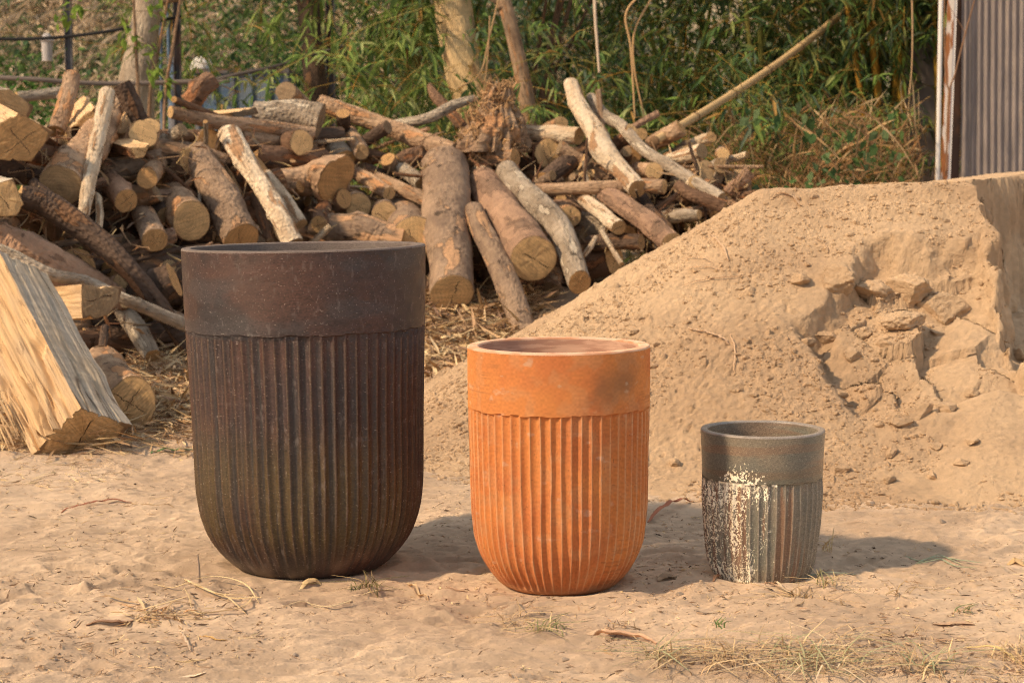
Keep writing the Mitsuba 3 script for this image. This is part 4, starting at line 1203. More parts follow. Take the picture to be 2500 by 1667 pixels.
# trees: trunk, limbs and a crown above the picture
def tree(label, pts, kind, crown, seed, up=5.5, flare=1.25, name='tree', n_leaf=900, lean=None):
    g = np.random.default_rng(900 + seed)
    k = thing(name, label, 'tree', 'trees behind the heap')
    P = [at(u, v, d) for u, v, r, d in pts]
    R = [px(r, d) for u, v, r, d in pts]
    foot = np.array([P[0][0] - (P[1][0] - P[0][0]) * .5, P[0][1], gb(P[0][0], P[0][1]) - .05])
    dirn = P[-1] - P[-2]
    dirn /= np.linalg.norm(dirn)
    tip = P[-1] + dirn * (up - P[-1][2]) / max(dirn[2], .3)
    pp, rr = np.vstack([foot, P, tip]), np.array([R[0] * flare, *R, R[-1] * .55])
    n, sd = 60, 24
    c = catmull(np.column_stack([pp, rr]), n)
    p, r = c[:, :3], c[:, 3]
    t, A, B = frames(p)
    th = np.arange(sd + 1) * 2 * np.pi / sd
    s = np.concatenate([[0], np.cumsum(np.linalg.norm(np.diff(p, axis=0), axis=1))])
    q = np.stack([np.broadcast_to(np.cos(th), (n, sd + 1)), np.broadcast_to(np.sin(th), (n, sd + 1)), np.broadcast_to(s[:, None] * 1.5, (n, sd + 1))], -1) + seed * 7
    rad = r[:, None] * (1 + .22 * vnoise(q, 1.2, 3, 1) + .08 * vnoise(q, 5, 2, 2))
    v = p[:, None] + (rad * np.cos(th))[..., None] * A[:, None] + (rad * np.sin(th))[..., None] * B[:, None]
    no = bark_no(kind)
    uv = np.stack([np.broadcast_to(th / 6.2832, (n, sd + 1)), np.broadcast_to(s[:, None] * .8 + .3, (n, sd + 1)) + 8.0 * no], -1).reshape(-1, 2)
    put(k + '__trunk', (v.reshape(-1, 3), quads(n, sd + 1)), 'bark', smooth=True, uv=uv)
    if crown:
        limb, ends = [], []
        for i in range(9):
            b = p[int(n * g.uniform(.72, .98))]
            o = np.array([g.normal(0, 1), g.normal(.2, .8), g.uniform(.3, 1.1)])
            e = b + o / np.linalg.norm(o) * g.uniform(.9, 1.9)
            limb.append(tube([b, (b + e) / 2 + g.normal(0, .12, 3), e], [R[-1] * .4, R[-1] * .25, .01], 7, 9))
            ends.append(e)
        put(k + '__limbs', join(limb), 'dry', smooth=True, color=np.tile([.2, .14, .09], (sum(len(x[0]) for x in limb), 1)), kind='stuff')
        i = g.integers(0, 9, n_leaf)
        b = np.array(ends)[i] + g.normal(0, .5, (n_leaf, 3))
        L = g.uniform(.08, .15, n_leaf)
        lv, lf = leaves(b, g.normal(0, 1, (n_leaf, 3)) + [0, 0, -.5], L, L * .4, .2, .3, rng=g)
        put(k + '__crown', (lv, lf), 'leaf', color=np.repeat(np.array(GREEN)[g.integers(0, 4, n_leaf)] * g.uniform(.8, 1.2, (n_leaf, 1)), 7, 0), kind='stuff')
    return k


tree('stout pale trunk lit from the left, right of the middle', [(1178, 300, 58, 15.6), (1140, 180, 52, 15.6), (1112, 60, 47, 15.6), (1098, -40, 44, 15.6)], 'honey', True, 1, n_leaf=1200)
tree('slim trunk with pale ringed bark, curving up left of the white log', [(1292, 320, 20, 14.6), (1283, 230, 20, 14.6), (1255, 100, 18, 14.6), (1230, 0, 17, 14.6), (1222, -60, 16, 14.6)], 'tan', True, 2, n_leaf=600)
tree('dark brown trunk behind the hanging bamboo leaves', [(770, 230, 28, 17.5), (762, 120, 27, 17.5), (752, 0, 27, 17.5), (748, -60, 26, 17.5)], 'dark', True, 3)
tree('grey trunk with flared foot at the left beside the dark posts', [(332, 230, 44, 16.8), (345, 120, 36, 16.8), (360, 30, 33, 16.8), (366, -40, 32, 16.8)], 'grey', True, 4, flare=1.5)
for i, (u0, u1, r) in enumerate([(1318, 1372, 5), (1322, 1362, 6), (1334, 1392, 6), (1300, 1332, 5), (1345, 1440, 4)]):
    tree(('thin stem', 'reddish stem', 'slender stem', 'straight stem', 'outermost stem')[i] + ' of the thicket right of the slim trunk, ' + ('second from the left', 'middle one', 'fourth from the left', 'first from the left', 'leaning most to the right')[i],
         [(u0 + 4, 215, r, 16.2), ((u0 + u1) / 2, 110, r, 16.2), (u1, 10, r * .8, 16.2)], 'brown', False, 10 + i, up=3.6, flare=1, name='sapling')
for i, (u0, u1, v0, d) in enumerate([(338, 326, 250, 13.6), (365, 410, 260, 13.7), (402, 440, 270, 13.5)]):
    tree(('straight bare sapling stem before the grey trunk', 'thin sapling stem leaning right before the grey trunk', 'thinnest sapling stem left of the blue duct')[i],
         [(u0, v0, 4.5, d), ((u0 + u1) / 2, 120, 4, d), (u1, 0, 3, d)], 'tan', False, 20 + i, up=3.2, flare=1, name='sapling')
c0 = [at(u, v, d) for u, v, d in [(160, 25, 13.4), (185, 18, 13.4), (170, 45, 13.4), (385, 20, 13.5), (305, 75, 13.6), (330, 95, 13.6), (360, 120, 13.6), (290, 30, 13.6), (380, 165, 13.6), (395, 230, 13.5), (375, 8, 13.5), (405, 200, 13.5)]]
g = np.random.default_rng(3)
b = np.repeat(np.array(c0), 6, 0) + g.normal(0, .035, (72, 3))
L = g.uniform(.06, .11, 72)
v, f = leaves(b, g.normal(0, .8, (72, 3)) + [0, -.2, -.9], L, L * .5, .2, .2, rng=g)
put('climbing_vine__leaves', (v, f), 'leaf', color=np.repeat(np.array([(.20, .30, .06)]) * g.uniform(.7, 1.2, (72, 1)), 7, 0), kind='stuff')
st = [tube([c0[4], c0[5], c0[6], c0[8], c0[11], c0[9]], [.004], 5, 16), tube([c0[7], c0[4]], [.004], 5, 5), tube([c0[0], c0[7]], [.003], 5, 8), tube([c0[3], c0[10], c0[3] + [0.05, 0, .6]], [.004], 5, 6), tube([c0[0], c0[1], c0[2]], [.003], 5, 5), tube([c0[0], c0[0] + [.03, 0, .7]], [.003], 5, 5)]
v, f = join(st)
put('climbing_vine__stem', (v, f), 'dry', smooth=True, color=np.tile([.25, .27, .10], (len(v), 1)))
labels['climbing_vine'] = {'label': 'thin vine with bright green leaves strung between post and saplings', 'category': 'vine'}


# fence posts, cables and pipe, drum at the left
def metal(rgb, wear, rust=0.3):
    def fn(p, n, uv):
        a = fbm(p.x * 9, p.y * 9, p.z * 6, 4)
        col = mix(rgb, wear, smoothstep(0.4, 0.6, a))
        return mix(col, (0.20, 0.085, 0.035), rust * smoothstep(0.5, 0.6, fbm(p.x * 14 + 3, p.y * 14, p.z * 3, 4)))
    return twosided(principled(mikit.proc(fn), 0.6, 0.35))


scene['dark_metal'] = metal((0.075, 0.075, 0.085), (0.15, 0.15, 0.165), .4)
scene['blue_paint'] = metal((0.10, 0.17, 0.29), (0.16, 0.21, 0.28), .25)
scene['white_paint'] = twosided(principled((0.7, 0.68, 0.66), 0.5))


def post(u, d, w, v_top, mat, label, lip=True):
    k = thing('fence_post', label, 'post')
    x = (u - CU) / F * d
    a, z0, z1 = px(w, d) / 2, gb(x, d), at(u, v_top, d)[2]
    t = a * .22
    put(k + '__web', box(x - a, x + a, d, d + t, z0, z1), mat)
    put(k + '__flange', box(x - a, x - a + t, d - 1.6 * a, d - .002, z0, z1), mat)
    put(k + '__flange', box(x + a - t, x + a, d - 1.6 * a, d - .002, z0, z1), mat)


post(181, 17.0, 17, -120, 'dark_metal', 'dark channel post farthest left behind the scaly log')
post(443, 17.2, 17, -120, 'dark_metal', 'dark channel post right of the grey trunk')
post(812, 18.5, 22, -120, 'dark_metal', 'grey post half hidden behind the dark brown trunk')
for i, (u, w) in enumerate([(402, 9), (421, 9)]):
    k = thing('upright_pipe', ('left', 'right')[i] + ' one of two slim blue upright pipes beside the dark post', 'pipe')
    x = (u - CU) / F * 17.6
    put(k, tube([[x, 17.6, gb(x, 17.6)], [x, 17.6, 5]], [px(w / 2, 17.6)], 12, 2), 'blue_paint', smooth=40)
k = thing('duct', 'thick blue upright duct with banded joints behind the thin saplings', 'duct')
c = at(425, 138, 17.3)
put(k + '__pipe', tube([[c[0], 17.3, gb(0, 17)], [c[0], 17.3, c[2]]], [.06], 18, 2), 'blue_paint', smooth=40)
for zz in (c[2] - .04, c[2] - .5, c[2] - 1.0):
    put(k + '__band', tube([[c[0], 17.3, zz - .03], [c[0], 17.3, zz + .03]], [.067], 18, 2), 'blue_paint', smooth=40)
k = thing('water_tank', 'low blue tank behind the bamboo leaves with a white cap', 'tank')
a, b2 = at(480, 168, 19.0), at(700, 270, 19.0)
tz = a[2]
bx0, bx1 = a[0], b2[0]
rib = [box(bx0 + (bx1 - bx0) * i / 5 - .02, bx0 + (bx1 - bx0) * i / 5 + .02, 18.97, 18.999, gb(0, 19), tz - .051) for i in range(6)]
put(k + '__body', box(bx0, bx1, 19.0, 19.9, gb(0, 19), tz - .05), 'blue_paint')
put(k + '__rim', box(bx0 - .03, bx1 + .03, 18.96, 19.94, tz - .05, tz), 'dark_metal')
for q in rib:
    put(k + '__rib', q, 'blue_paint')
m = trimesh.creation.revolve([[0, .16], [.05, .155], [.1, .12], [.13, .05], [.13, 0], [0, 0]], sections=24)
put(k + '__cap', (np.array(m.vertices) * [.9, .9, .9] + [at(490, 0, 19.3)[0], 19.3, tz], np.array(m.faces)), 'white_paint', smooth=40)
k = thing('lantern', 'small pale lantern hanging in the shade of the far left shrub', 'lantern')
c = at(115, 120, 18.2)
m = trimesh.creation.revolve([[0, .28], [.03, .27], [.075, .20], [.055, .19], [.05, .02], [.055, 0], [0, 0]], sections=16)
put(k, (np.array(m.vertices) + c - [0, 0, .12], np.array(m.faces)), 'far_wall', smooth=30)
cable = lambda pts, r, lab, col, nm='cable': (lambda k: put(k, (lambda vf: vf)(tube([at(u, v, d) for u, v, d in pts], [r], 8, 40)), 'dry', smooth=True, color=np.tile(col, (40 * 8 + 2, 1))))(thing(nm, lab, nm.replace('_', ' ')))
cable([(-60, 94, 16.9), (60, 96, 16.9), (172, 89, 16.9), (300, 71, 16.9), (442, 40, 17.1)], .016, 'black cable slung between the two dark posts at the left', (.025, .025, .027))
cable([(-60, 188, 15.8), (80, 194, 15.8), (180, 202, 15.9), (300, 205, 16), (470, 200, 16.1), (560, 198, 16.1)], .022, 'grey brown water pipe running level behind the heap at the left', (.17, .14, .125), 'water_pipe')
cable([(520, 196, 16.1), (580, 182, 16.1), (660, 166, 16.2), (740, 142, 16.3), (860, 108, 16.5)], .016, 'cable rising to the right in front of the dark brown trunk', (.11, .095, .09))

# a far building behind the bamboo
k = thing('far_building', 'pale grey building with sloping roof glimpsed far behind the bamboo', 'building')
scene['far_wall'] = twosided(principled((0.42, 0.40, 0.40), 0.9))
scene['far_roof'] = twosided(principled((0.34, 0.29, 0.28), 0.8))
x0, x1 = (1470 - CU) / F * 27, (1700 - CU) / F * 27
zr = at(0, 110, 27)[2]
put(k + '__wall', box(x0 + .2, x1 - .1, 27.6, 30, -.5, zr - .02), 'far_wall')
rf = np.array([[x0, 27.2, zr - .12], [x1, 27.2, zr - .12], [x1, 28.8, zr + 1.3], [x0, 28.8, zr + 1.3], [x0, 30.4, zr - .12], [x1, 30.4, zr - .12]])
rf = np.vstack([rf, rf - [0, 0, .05]])
put(k + '__roof', (rf, np.array([[0, 1, 2], [0, 2, 3], [3, 2, 5], [3, 5, 4], [6, 8, 7], [6, 9, 8], [9, 11, 8], [9, 10, 11], [0, 7, 1], [0, 6, 7], [1, 7, 8], [1, 8, 2], [2, 8, 11], [2, 11, 5], [0, 3, 9], [0, 9, 6], [3, 4, 10], [3, 10, 9], [4, 5, 11], [4, 11, 10]])), 'far_roof')
for i in range(3):
    xx = x0 + .5 + i * .45
    put(k + '__window', box(xx, xx + .25, 27.56, 27.597, zr - .7, zr - .3), 'dark_metal')


# ---------------------------------------------------------------- bamboo
BAM = [(0.146, 0.236, 0.059), (0.109, 0.187, 0.068), (0.204, 0.298, 0.085), (0.073, 0.137, 0.068), (0.248, 0.286, 0.101), (0.131, 0.174, 0.119)]


def bamboo(label, foot, culms, zmax, n_spray, seed, spread, face=-.35, palette=BAM, culm_col=(.27, .25, .07), droop=.35, leaf=(.10, .20), box_=None, thick=(.017, .032), group='bamboo behind the heap'):
    g = np.random.default_rng(1200 + seed)
    k = thing('bamboo_clump', label, 'bamboo', group)
    foot = np.array(foot, float)
    paths = []
    for i in range(culms):
        b = foot + [g.normal(0, spread[0] * .35), g.normal(0, spread[1] * .4), 0]
        b[2] = gb(b[0], b[1]) - .05
        h = zmax * g.uniform(.75, 1.1)
        out = np.array([g.normal(0, .5), g.normal(-.25, .4), 0])
        pts = [b, b + out * .15 + [0, 0, h * .4], b + out * .6 + [0, 0, h * .8], b + out * 1.6 + [0, 0, h]]
        r = g.uniform(*thick)
        p = catmull(pts, 34)
        paths.append(p)
        rad = np.full(34, r) * np.linspace(1, .35, 34)
        rad[::3] *= 1.14                                    # nodes
        v, f = tube(p, rad, 9, 34)
        tone = np.array(culm_col) * g.uniform(.55, 1.15) + [0, g.uniform(0, .04), 0]
        put(k + '__culm', (v, f), 'dry', smooth=True, color=np.tile(tone, (len(v), 1)))
    if box_ is None:
        src = np.concatenate([p[8:] for p in paths])
        base = src[g.integers(0, len(src), n_spray)] + g.normal(0, 1, (n_spray, 3)) * [spread[0] * .55, spread[1] * .6, .35]
    else:
        base = g.uniform(box_[0], box_[1], (n_spray, 3))
    dn = meshkit.fbm(base * [1.5, 1.5, 1.9], 3, seed)
    base = base[(dn > .40 + .10 * g.random(n_spray)) & ((base[:, 0] < .21 * base[:, 1]) | (base[:, 1] > 14.8))]
    n_spray = len(base)
    dirs = np.stack([g.normal(0, .8, n_spray), g.normal(face, .5, n_spray), g.normal(-.15, .45, n_spray)], 1)
    dirs /= np.linalg.norm(dirs, axis=1, keepdims=True)
    tl = g.uniform(.18, .5, n_spray)
    # twigs
    e = base + dirs * tl[:, None] + np.array([0, 0, -.25]) * tl[:, None] ** 1.3
    m = (base + e) / 2 + np.array([0, 0, .04])
    q = np.cross(dirs, [0, 0, 1.0])
    q /= np.linalg.norm(q, axis=1, keepdims=True) + 1e-9
    w = .0022
    tv = np.stack([base - q * w, base + q * w, m - q * w, m + q * w, e], 1)
    tv2 = tv.copy()
    q2 = np.cross(dirs, q)
    tv2[:, 0], tv2[:, 1], tv2[:, 2], tv2[:, 3] = base - q2 * w, base + q2 * w, m - q2 * w, m + q2 * w
    fi = np.array([[0, 1, 3], [0, 3, 2], [2, 3, 4]])
    tf = (fi[None] + np.arange(2 * n_spray)[:, None, None] * 5).reshape(-1, 3)
    tc = np.array([(.40, .24, .05), (.30, .20, .06), (.45, .30, .08)])[g.integers(0, 3, n_spray)] * g.uniform(.6, 1.2, (n_spray, 1))
    put(k + '__twigs', (np.concatenate([tv, tv2]).reshape(-1, 3), tf), 'dry', color=np.tile(np.repeat(tc, 5, 0), (2, 1)), kind='stuff')
    per = 9
    i = np.repeat(np.arange(n_spray), per)
    s = np.tile(np.linspace(.35, 1, per), n_spray) + g.normal(0, .06, len(i))
    s = np.clip(s, .2, 1)[:, None]
    b = base[i] * (1 - s) ** 2 + 2 * m[i] * s * (1 - s) + e[i] * s ** 2
    d = dirs[i] * .7 + q[i] * (g.choice([-1, 1], len(i)) * g.uniform(.2, 1.3, len(i)))[:, None] + np.stack([g.normal(0, .2, len(i)), g.normal(0, .2, len(i)), g.uniform(-.75, .3, len(i))], 1)
    L = g.uniform(*leaf, len(i))
    v, f = leaves(b, d, L, L * g.uniform(.10, .16, len(i)) * np.where(g.random(len(i)) < .2, 1.35, 1), .25, droop, rng=g)
    col = np.array(palette)[g.integers(0, len(palette), len(i))] * (np.repeat(g.uniform(.6, 1.3, n_spray), per) * g.uniform(.8, 1.2, len(i)))[:, None]
    dead = g.random(len(i)) < .045
    col[dead] = np.array([.42, .26, .09]) * g.uniform(.7, 1.1, (dead.sum(), 1))
    put(k + '__foliage', (v, f), 'leaf', color=np.repeat(col, 7, 0), kind='stuff')
    st, sc = [], []
    for i in range(culms * 5):                              # thin side stems, arching
        b0 = base[g.integers(0, n_spray)] + [0, .05, -.1]
        o = np.array([g.normal(0, .7), g.normal(-.2, .3), g.uniform(.1, .9)]) * g.uniform(.4, .9)
        t = tube([b0 - o * .6, b0 + o * .1 + [0, 0, .05], b0 + o - [0, 0, .15]], [.005, .0035, .002], 5, 9)
        st.append(t)
        sc.append(np.repeat([np.array([(.50, .27, .05), (.42, .26, .08), (.30, .26, .08)][g.integers(3)]) * g.uniform(.7, 1.2)], len(t[0]), 0))
    put(k + '__side_stems', join(st), 'dry', smooth=True, color=np.vstack(sc), kind='stuff')
    return k


def bpos(u, d):
    x = (u - CU) / F * d
    return (x, d, gb(x, d))


MID = [(0.211, 0.311, 0.081), (0.154, 0.251, 0.073), (0.281, 0.371, 0.114), (0.112, 0.179, 0.081), (0.337, 0.383, 0.163)]
bamboo('big bamboo clump with orange culms beside the white post', bpos(2215, 15.6), 15, 4.6, 1900, 1, (.6, .6), thick=(.026, .042), culm_col=(.52, .27, .045))
bamboo('dense bamboo clump behind the leaning bamboo pole', bpos(1990, 16.2), 16, 4.6, 1900, 2, (.9, .6))
bamboo('bamboo clump right of the hanging white stick', bpos(1720, 16.8), 10, 4.4, 1250, 3, (.9, .6))
bamboo('thin bamboo right of the slim curved trunk', bpos(1470, 17.3), 6, 4.2, 420, 4, (.8, .5), leaf=(.14, .27), thick=(.004, .009), culm_col=(.34, .26, .09))
bamboo('bright bamboo sprays hanging between the dark and the pale trunk', bpos(985, 16.6), 6, 4.0, 560, 5, (.48, .5), palette=MID, droop=.5, leaf=(.13, .27), thick=(.004, .009), culm_col=(.34, .26, .09))
bamboo('small bright bamboo left of the dark brown trunk', bpos(560, 17.9), 2, 2.6, 80, 6, (.4, .4), palette=MID, droop=.45, thick=(.004, .009), culm_col=(.34, .26, .09))
bamboo('low bamboo sprouts behind the top of the heap', bpos(900, 15.2), 5, 1.5, 240, 7, (.9, .35), palette=MID, droop=.45, leaf=(.12, .24), thick=(.004, .009), culm_col=(.34, .26, .09))
bamboo('bamboo sprouts around the foot of the pale trunk', bpos(1080, 15.0), 4, 1.7, 170, 8, (.45, .3), palette=MID, droop=.45, thick=(.004, .009), culm_col=(.34, .26, .09))
bamboo('low bamboo shoots behind the thin branch', bpos(1600, 15.4), 5, 1.9, 420, 9, (.9, .4), thick=(.004, .009), culm_col=(.34, .26, .09))

bamboo('leafy green bamboo shoots low in front of the orange culms', bpos(1990, 14.2), 5, 1.15, 300, 10, (.6, .25), thick=(.004, .008))

# leaning cut pole, hanging sticks
k = thing('bamboo_pole', 'long dead bamboo pole leaning up to the right over the heap', 'bamboo pole')
a, b2 = at(1598, 345, 12.6), at(2095, 2, 15.9)
n = 61
p = a + (b2 - a) * np.linspace(0, 1, n)[:, None] + [0, 0, -.06] * np.sin(np.linspace(0, np.pi, n))[:, None]
r = np.linspace(px(10.5, 12.6), px(8.5, 15.0), n)
r[::10] *= 1.13
v, f = tube(p, r, 16, n)
put(k + '__pole', (v, f), 'dry', smooth=True, color=np.clip(np.array([.50, .35, .18]) * (0.75 + .5 * meshkit.fbm(v * [2, 2, 9], 3, 3))[:, None], 0, 1))
for i in range(6):
    c = p[10 * i]
    t = (b2 - a) / np.linalg.norm(b2 - a)
    v, f = tube([c - t * .008, c + t * .008], [r[10 * i] * 1.07], 16, 2)
    put(k + '__node_ring', (v, f), 'dry', smooth=True, color=np.tile([.22, .14, .08], (len(v), 1)))
HANG = [('white dead stick hanging down between the trunks', [(1450, -60, 13.6), (1453, 40, 13.6), (1458, 110, 13.6), (1463, 178, 13.6)], .013, (.62, .50, .38)),
        ('bent dry stalk hanging in front of the bamboo, left of the pair', [(1570, -20, 13.4), (1528, 35, 13.4), (1540, 120, 13.4), (1550, 290, 13.4)], .009, (.52, .34, .17)),
        ('bent dry stalk hanging in front of the bamboo, right of the pair', [(1595, -10, 13.45), (1550, 75, 13.45), (1549, 170, 13.45), (1573, 285, 13.45)], .008, (.50, .32, .16)),
        ('limp stalk dangling near the white post', [(2226, -30, 14), (2228, 70, 14), (2226, 170, 14), (2218, 240, 14)], .007, (.48, .33, .20)),
        ('thin creeper drooping right of the pale trunk', [(1222, -20, 14.2), (1195, 90, 14.2), (1172, 180, 14.2), (1120, 215, 14.2)], .008, (.42, .28, .15)),
        ('thin straight creeper hanging beside the stump', [(1196, 40, 14.0), (1190, 150, 14), (1172, 290, 14)], .006, (.40, .26, .14))]
for lab, pts, r, col in HANG:
    k = thing('hanging_stalk', lab, 'stalk', 'dry stalks hanging behind the heap')
    v, f = tube([at(*q) for q in pts], [r, r * .9, r * .7], 7, 30)
    put(k, (v, f), 'dry', smooth=True, color=np.tile(col, (len(v), 1)))

# dry grass, vines and dead leaves under the bamboo at the right
DRYR = [(.52, .36, .19), (.44, .27, .14), (.62, .47, .28), (.34, .21, .12), (.50, .30, .15), (.16, .20, .07)]
dryz = lambda x, y: ground_base(x, y) + np.random.default_rng(8).uniform(0, 1, len(x)) ** 1.5 * 1.05 * sm(1.1, 2.6, x + .5 * (y - 13)) + .05
v, f, c = tuft_field(5200, (1.3, 3.4), (12.5, 14.9), dryz, (.2, .75), (.005, .015), DRYR, .28, 51, .16)
on = (v[::7, 0] < .228 * v[::7, 1]) & (v[4::7, 0] < .231 * v[4::7, 1])
v, c = v[np.repeat(on, 7)], c[np.repeat(on, 7)]
f = f[:on.sum() * 6]
put('dry_undergrowth', (v, f), 'leaf', color=c)
labels['dry_undergrowth'] = {'label': 'tangle of dry orange brown grass and dead leaves under the bamboo at the right', 'category': 'dry grass', 'kind': 'stuff'}
g = np.random.default_rng(61)
n = 520
b = np.stack([g.uniform(1.6, 3.3, n), g.uniform(12.3, 12.8, n), g.uniform(.6, 1.7, n)], 1)
dn = meshkit.fbm(b * 2.2, 2, 5)
b = b[(dn > .47) & (b[:, 0] < .215 * b[:, 1])]
L = g.uniform(.05, .10, len(b))
v, f = leaves(b, g.normal(0, .6, b.shape) + [0, -.5, -.5], L, L * .75, .15, .2, rng=g)
put('creeper_leaves', (v, f), 'leaf', color=np.repeat(np.array([(.10, .17, .06), (.13, .19, .09), (.07, .13, .05)])[g.integers(0, 3, len(b))], 7, 0))
labels['creeper_leaves'] = {'label': 'heart shaped creeper leaves over the dry tangle right of the heap', 'category': 'creeper', 'kind': 'stuff'}

# ---------------------------------------------------------------- shed at the right
def sheet_color(p, n, uv):
    a = fbm(p.x * 3, p.y * 3, p.z * 1.2, 4)
    b = fbm(p.x * 30, p.y * 30, p.z * 6, 3)
    col = mix((0.20, 0.175, 0.17), (0.29, 0.25, 0.235), smoothstep(0.3, 0.7, 0.5 * a + 0.5 * b))
    return mix(col, (0.36, 0.29, 0.23), 0.5 * smoothstep(0.62, 0.75, fbm(p.x * 50, p.y * 50, p.z * 2.5, 3)))


def rust_color(p, n, uv):
    a = fbm(p.x * 26, p.y * 26, p.z * 4, 4)
    return mix((0.66, 0.60, 0.55), (0.32, 0.13, 0.05), smoothstep(0.46, 0.56, a))


scene['sheet'] = twosided(principled(mikit.proc(sheet_color), 0.75, 0.3))
scene['rusty_paint'] = twosided(principled(mikit.proc(rust_color), 0.7, 0.3))
scene['rust'] = metal((0.085, 0.045, 0.03), (0.14, 0.07, 0.04), .7)
k = thing('shed', 'shed with corrugated dark grey sheet wall and rusty white corner post', 'shed')
D = 13.2
x0 = at(2352, 300, D)[0]
pitch = px(17.2, D)
nx = 66 * 12
t = np.arange(nx + 1) / 12
zz = np.linspace(.1, 3.4, 24)
xx = np.broadcast_to(x0 + t * pitch, (24, nx + 1)) - .02 * (zz[:, None] - 1.2)
yy = D + .011 * np.cos(t * 2 * np.pi)[None] + .012 * vnoise(np.stack([xx, xx * 0, np.broadcast_to(zz[:, None], xx.shape)], -1), 1.2, 2, 3) + .02
vf = np.stack([xx, yy, np.broadcast_to(zz[:, None], xx.shape)], -1).reshape(-1, 3)
nv = len(vf)
q = quads(24, nx + 1)
put(k + '__corrugated_sheet', (np.vstack([vf, vf + [0, .003, 0]]), np.vstack([q, q[:, ::-1] + nv])), 'sheet', smooth=True)
put(k + '__frame_board', box(at(2322, 300, D)[0], at(2349, 300, D)[0], D + .06, D + .10, .1, 3.4), 'rust')


def corner(u, w, y0, y1, mat, name):
    xa, xb = at(u - w / 2, 300, D)[0], at(u + w / 2, 300, D)[0]
    v, f = box(xa, xb, D + y0, D + y1, .1, 3.4)
    v[:, 0] += .016 * (v[:, 2] - 1.2)
    put(k + '__' + name, (v, f), mat)


corner(2306, 17, -.03, -.024, 'rusty_paint', 'post_flange')
corner(2318, 8, -.022, .05, 'white_paint', 'post_web')
put(k + '__rear_wall', box(x0 + .1, x0 + 3.5, D + 2.4, D + 2.46, .1, 3.4), 'sheet')
put(k + '__roof', box(x0 - .3, x0 + 3.8, D - .3, D + 2.8, 3.42, 3.48), 'sheet')
k = thing('drain_pipe', 'slim white upright pipe in front of the rusty corner post', 'pipe')
v, f = tube([at(2290, 450, D - .15) * [1, 1, 0] + [0, 0, .1], at(2297, -40, D - .15) * [1, 1, 0] + [0.0, 0, 3.3]], [px(5.5, D)], 14, 2)
put(k, (v, f), 'white_paint', smooth=40)
k = thing('dead_twig', 'long thin forked twig leaning against the corner of the shed', 'twig')
tw = [tube([at(2310, 430, 12.9), at(2316, 240, 12.9), at(2332, 180, 12.9), at(2352, 100, 12.9), at(2382, -10, 12.9)], [.007, .007, .006, .005], 6, 20),
      tube([at(2318, 228, 12.9), at(2308, 180, 12.9), at(2306, 100, 12.9), at(2306, -10, 12.9)], [.006, .004], 6, 12),
      tube([at(2359, 84, 12.9), at(2320, 20, 12.9)], [.003, .002], 5, 5)]
v, f = join(tw)
put(k, (v, f), 'dry', smooth=True, color=np.tile([.26, .15, .09], (len(v), 1)))
# ---------------------------------------------------------------- litter on the sand
STRAW, TAN, RED, DARK, GRN = (.62, .47, .27), (.50, .35, .20), (.31, .13, .08), (.16, .105, .07), (.20, .26, .12)


def gp(u, v, top=None):
    """Where the ray through (u, v) meets the ground (or the sand heap)."""
    top = top or ground_z
    k = at(u, v, 1.0) - [0, 0, EYE]
    d = EYE / max(1e-6, -k[2])
    lo = 3.5
    if top is not ground_z:                                 # march to the first hit
        for s in np.arange(5.6, 12, .02):
            q = k * s + [0, 0, EYE]
            if q[2] <= float(top(q[0], q[1])):
                d = s
                break
    if top is ground_z:
        for _ in range(12):
            q = k * d + [0, 0, EYE]
            d = .5 * d + .5 * (EYE - float(top(q[0], q[1]))) / -k[2]
    q = k * d + [0, 0, EYE]
    z = float(top(q[0], q[1]))
    q = k * d + [0, 0, EYE]
    return np.array([q[0], q[1], z])


def ribbon(p, w, curl=.3, n=26, lift=.004, thick=.0012, taper=True):
    """A leaf or straw: a folded strip along the points, with thickness."""
    c = catmull(p, n) + [0, 0, lift]
    t, A, B = frames(c)
    s = np.cross(t, [0, 0, 1.0])
    s /= np.linalg.norm(s, axis=1, keepdims=True) + 1e-9
    up = np.cross(s, t)
    x = np.linspace(0, 1, n)
    ww = w * (np.sin(np.pi * np.clip(x * .94 + .04, 0, 1)) ** .6 if taper else np.ones(n)) * .5
    ww = ww[:, None]
    L, R2, M = c + s * ww + up * ww * curl, c - s * ww + up * ww * curl, c
    v = np.stack([L, M, R2, R2 - up * thick, M - up * thick, L - up * thick], 1).reshape(-1, 3)
    return v, quads(n, 6, True)


def blade(label, pts, w, col, name='straw', cat='straw', top=None, arch=0.0, group=None, curl=.3, lift=.0022):
    P = [gp(u, v, top) for u, v in pts]
    m = len(P)
    P = catmull(P, 16)
    P[:, 2] = (top or ground_z)(P[:, 0], P[:, 1]) + arch * np.sin(np.linspace(0, np.pi, 16))
    v, f = ribbon(P, w, curl, lift=lift)
    k = thing(name, label, cat, group)
    cc = np.array(col) * (0.8 + .4 * meshkit.fbm(v * 60, 2, len(pts)))[:, None]
    put(k, (v, f), 'dry', smooth=True, color=np.clip(cc, 0, 1))


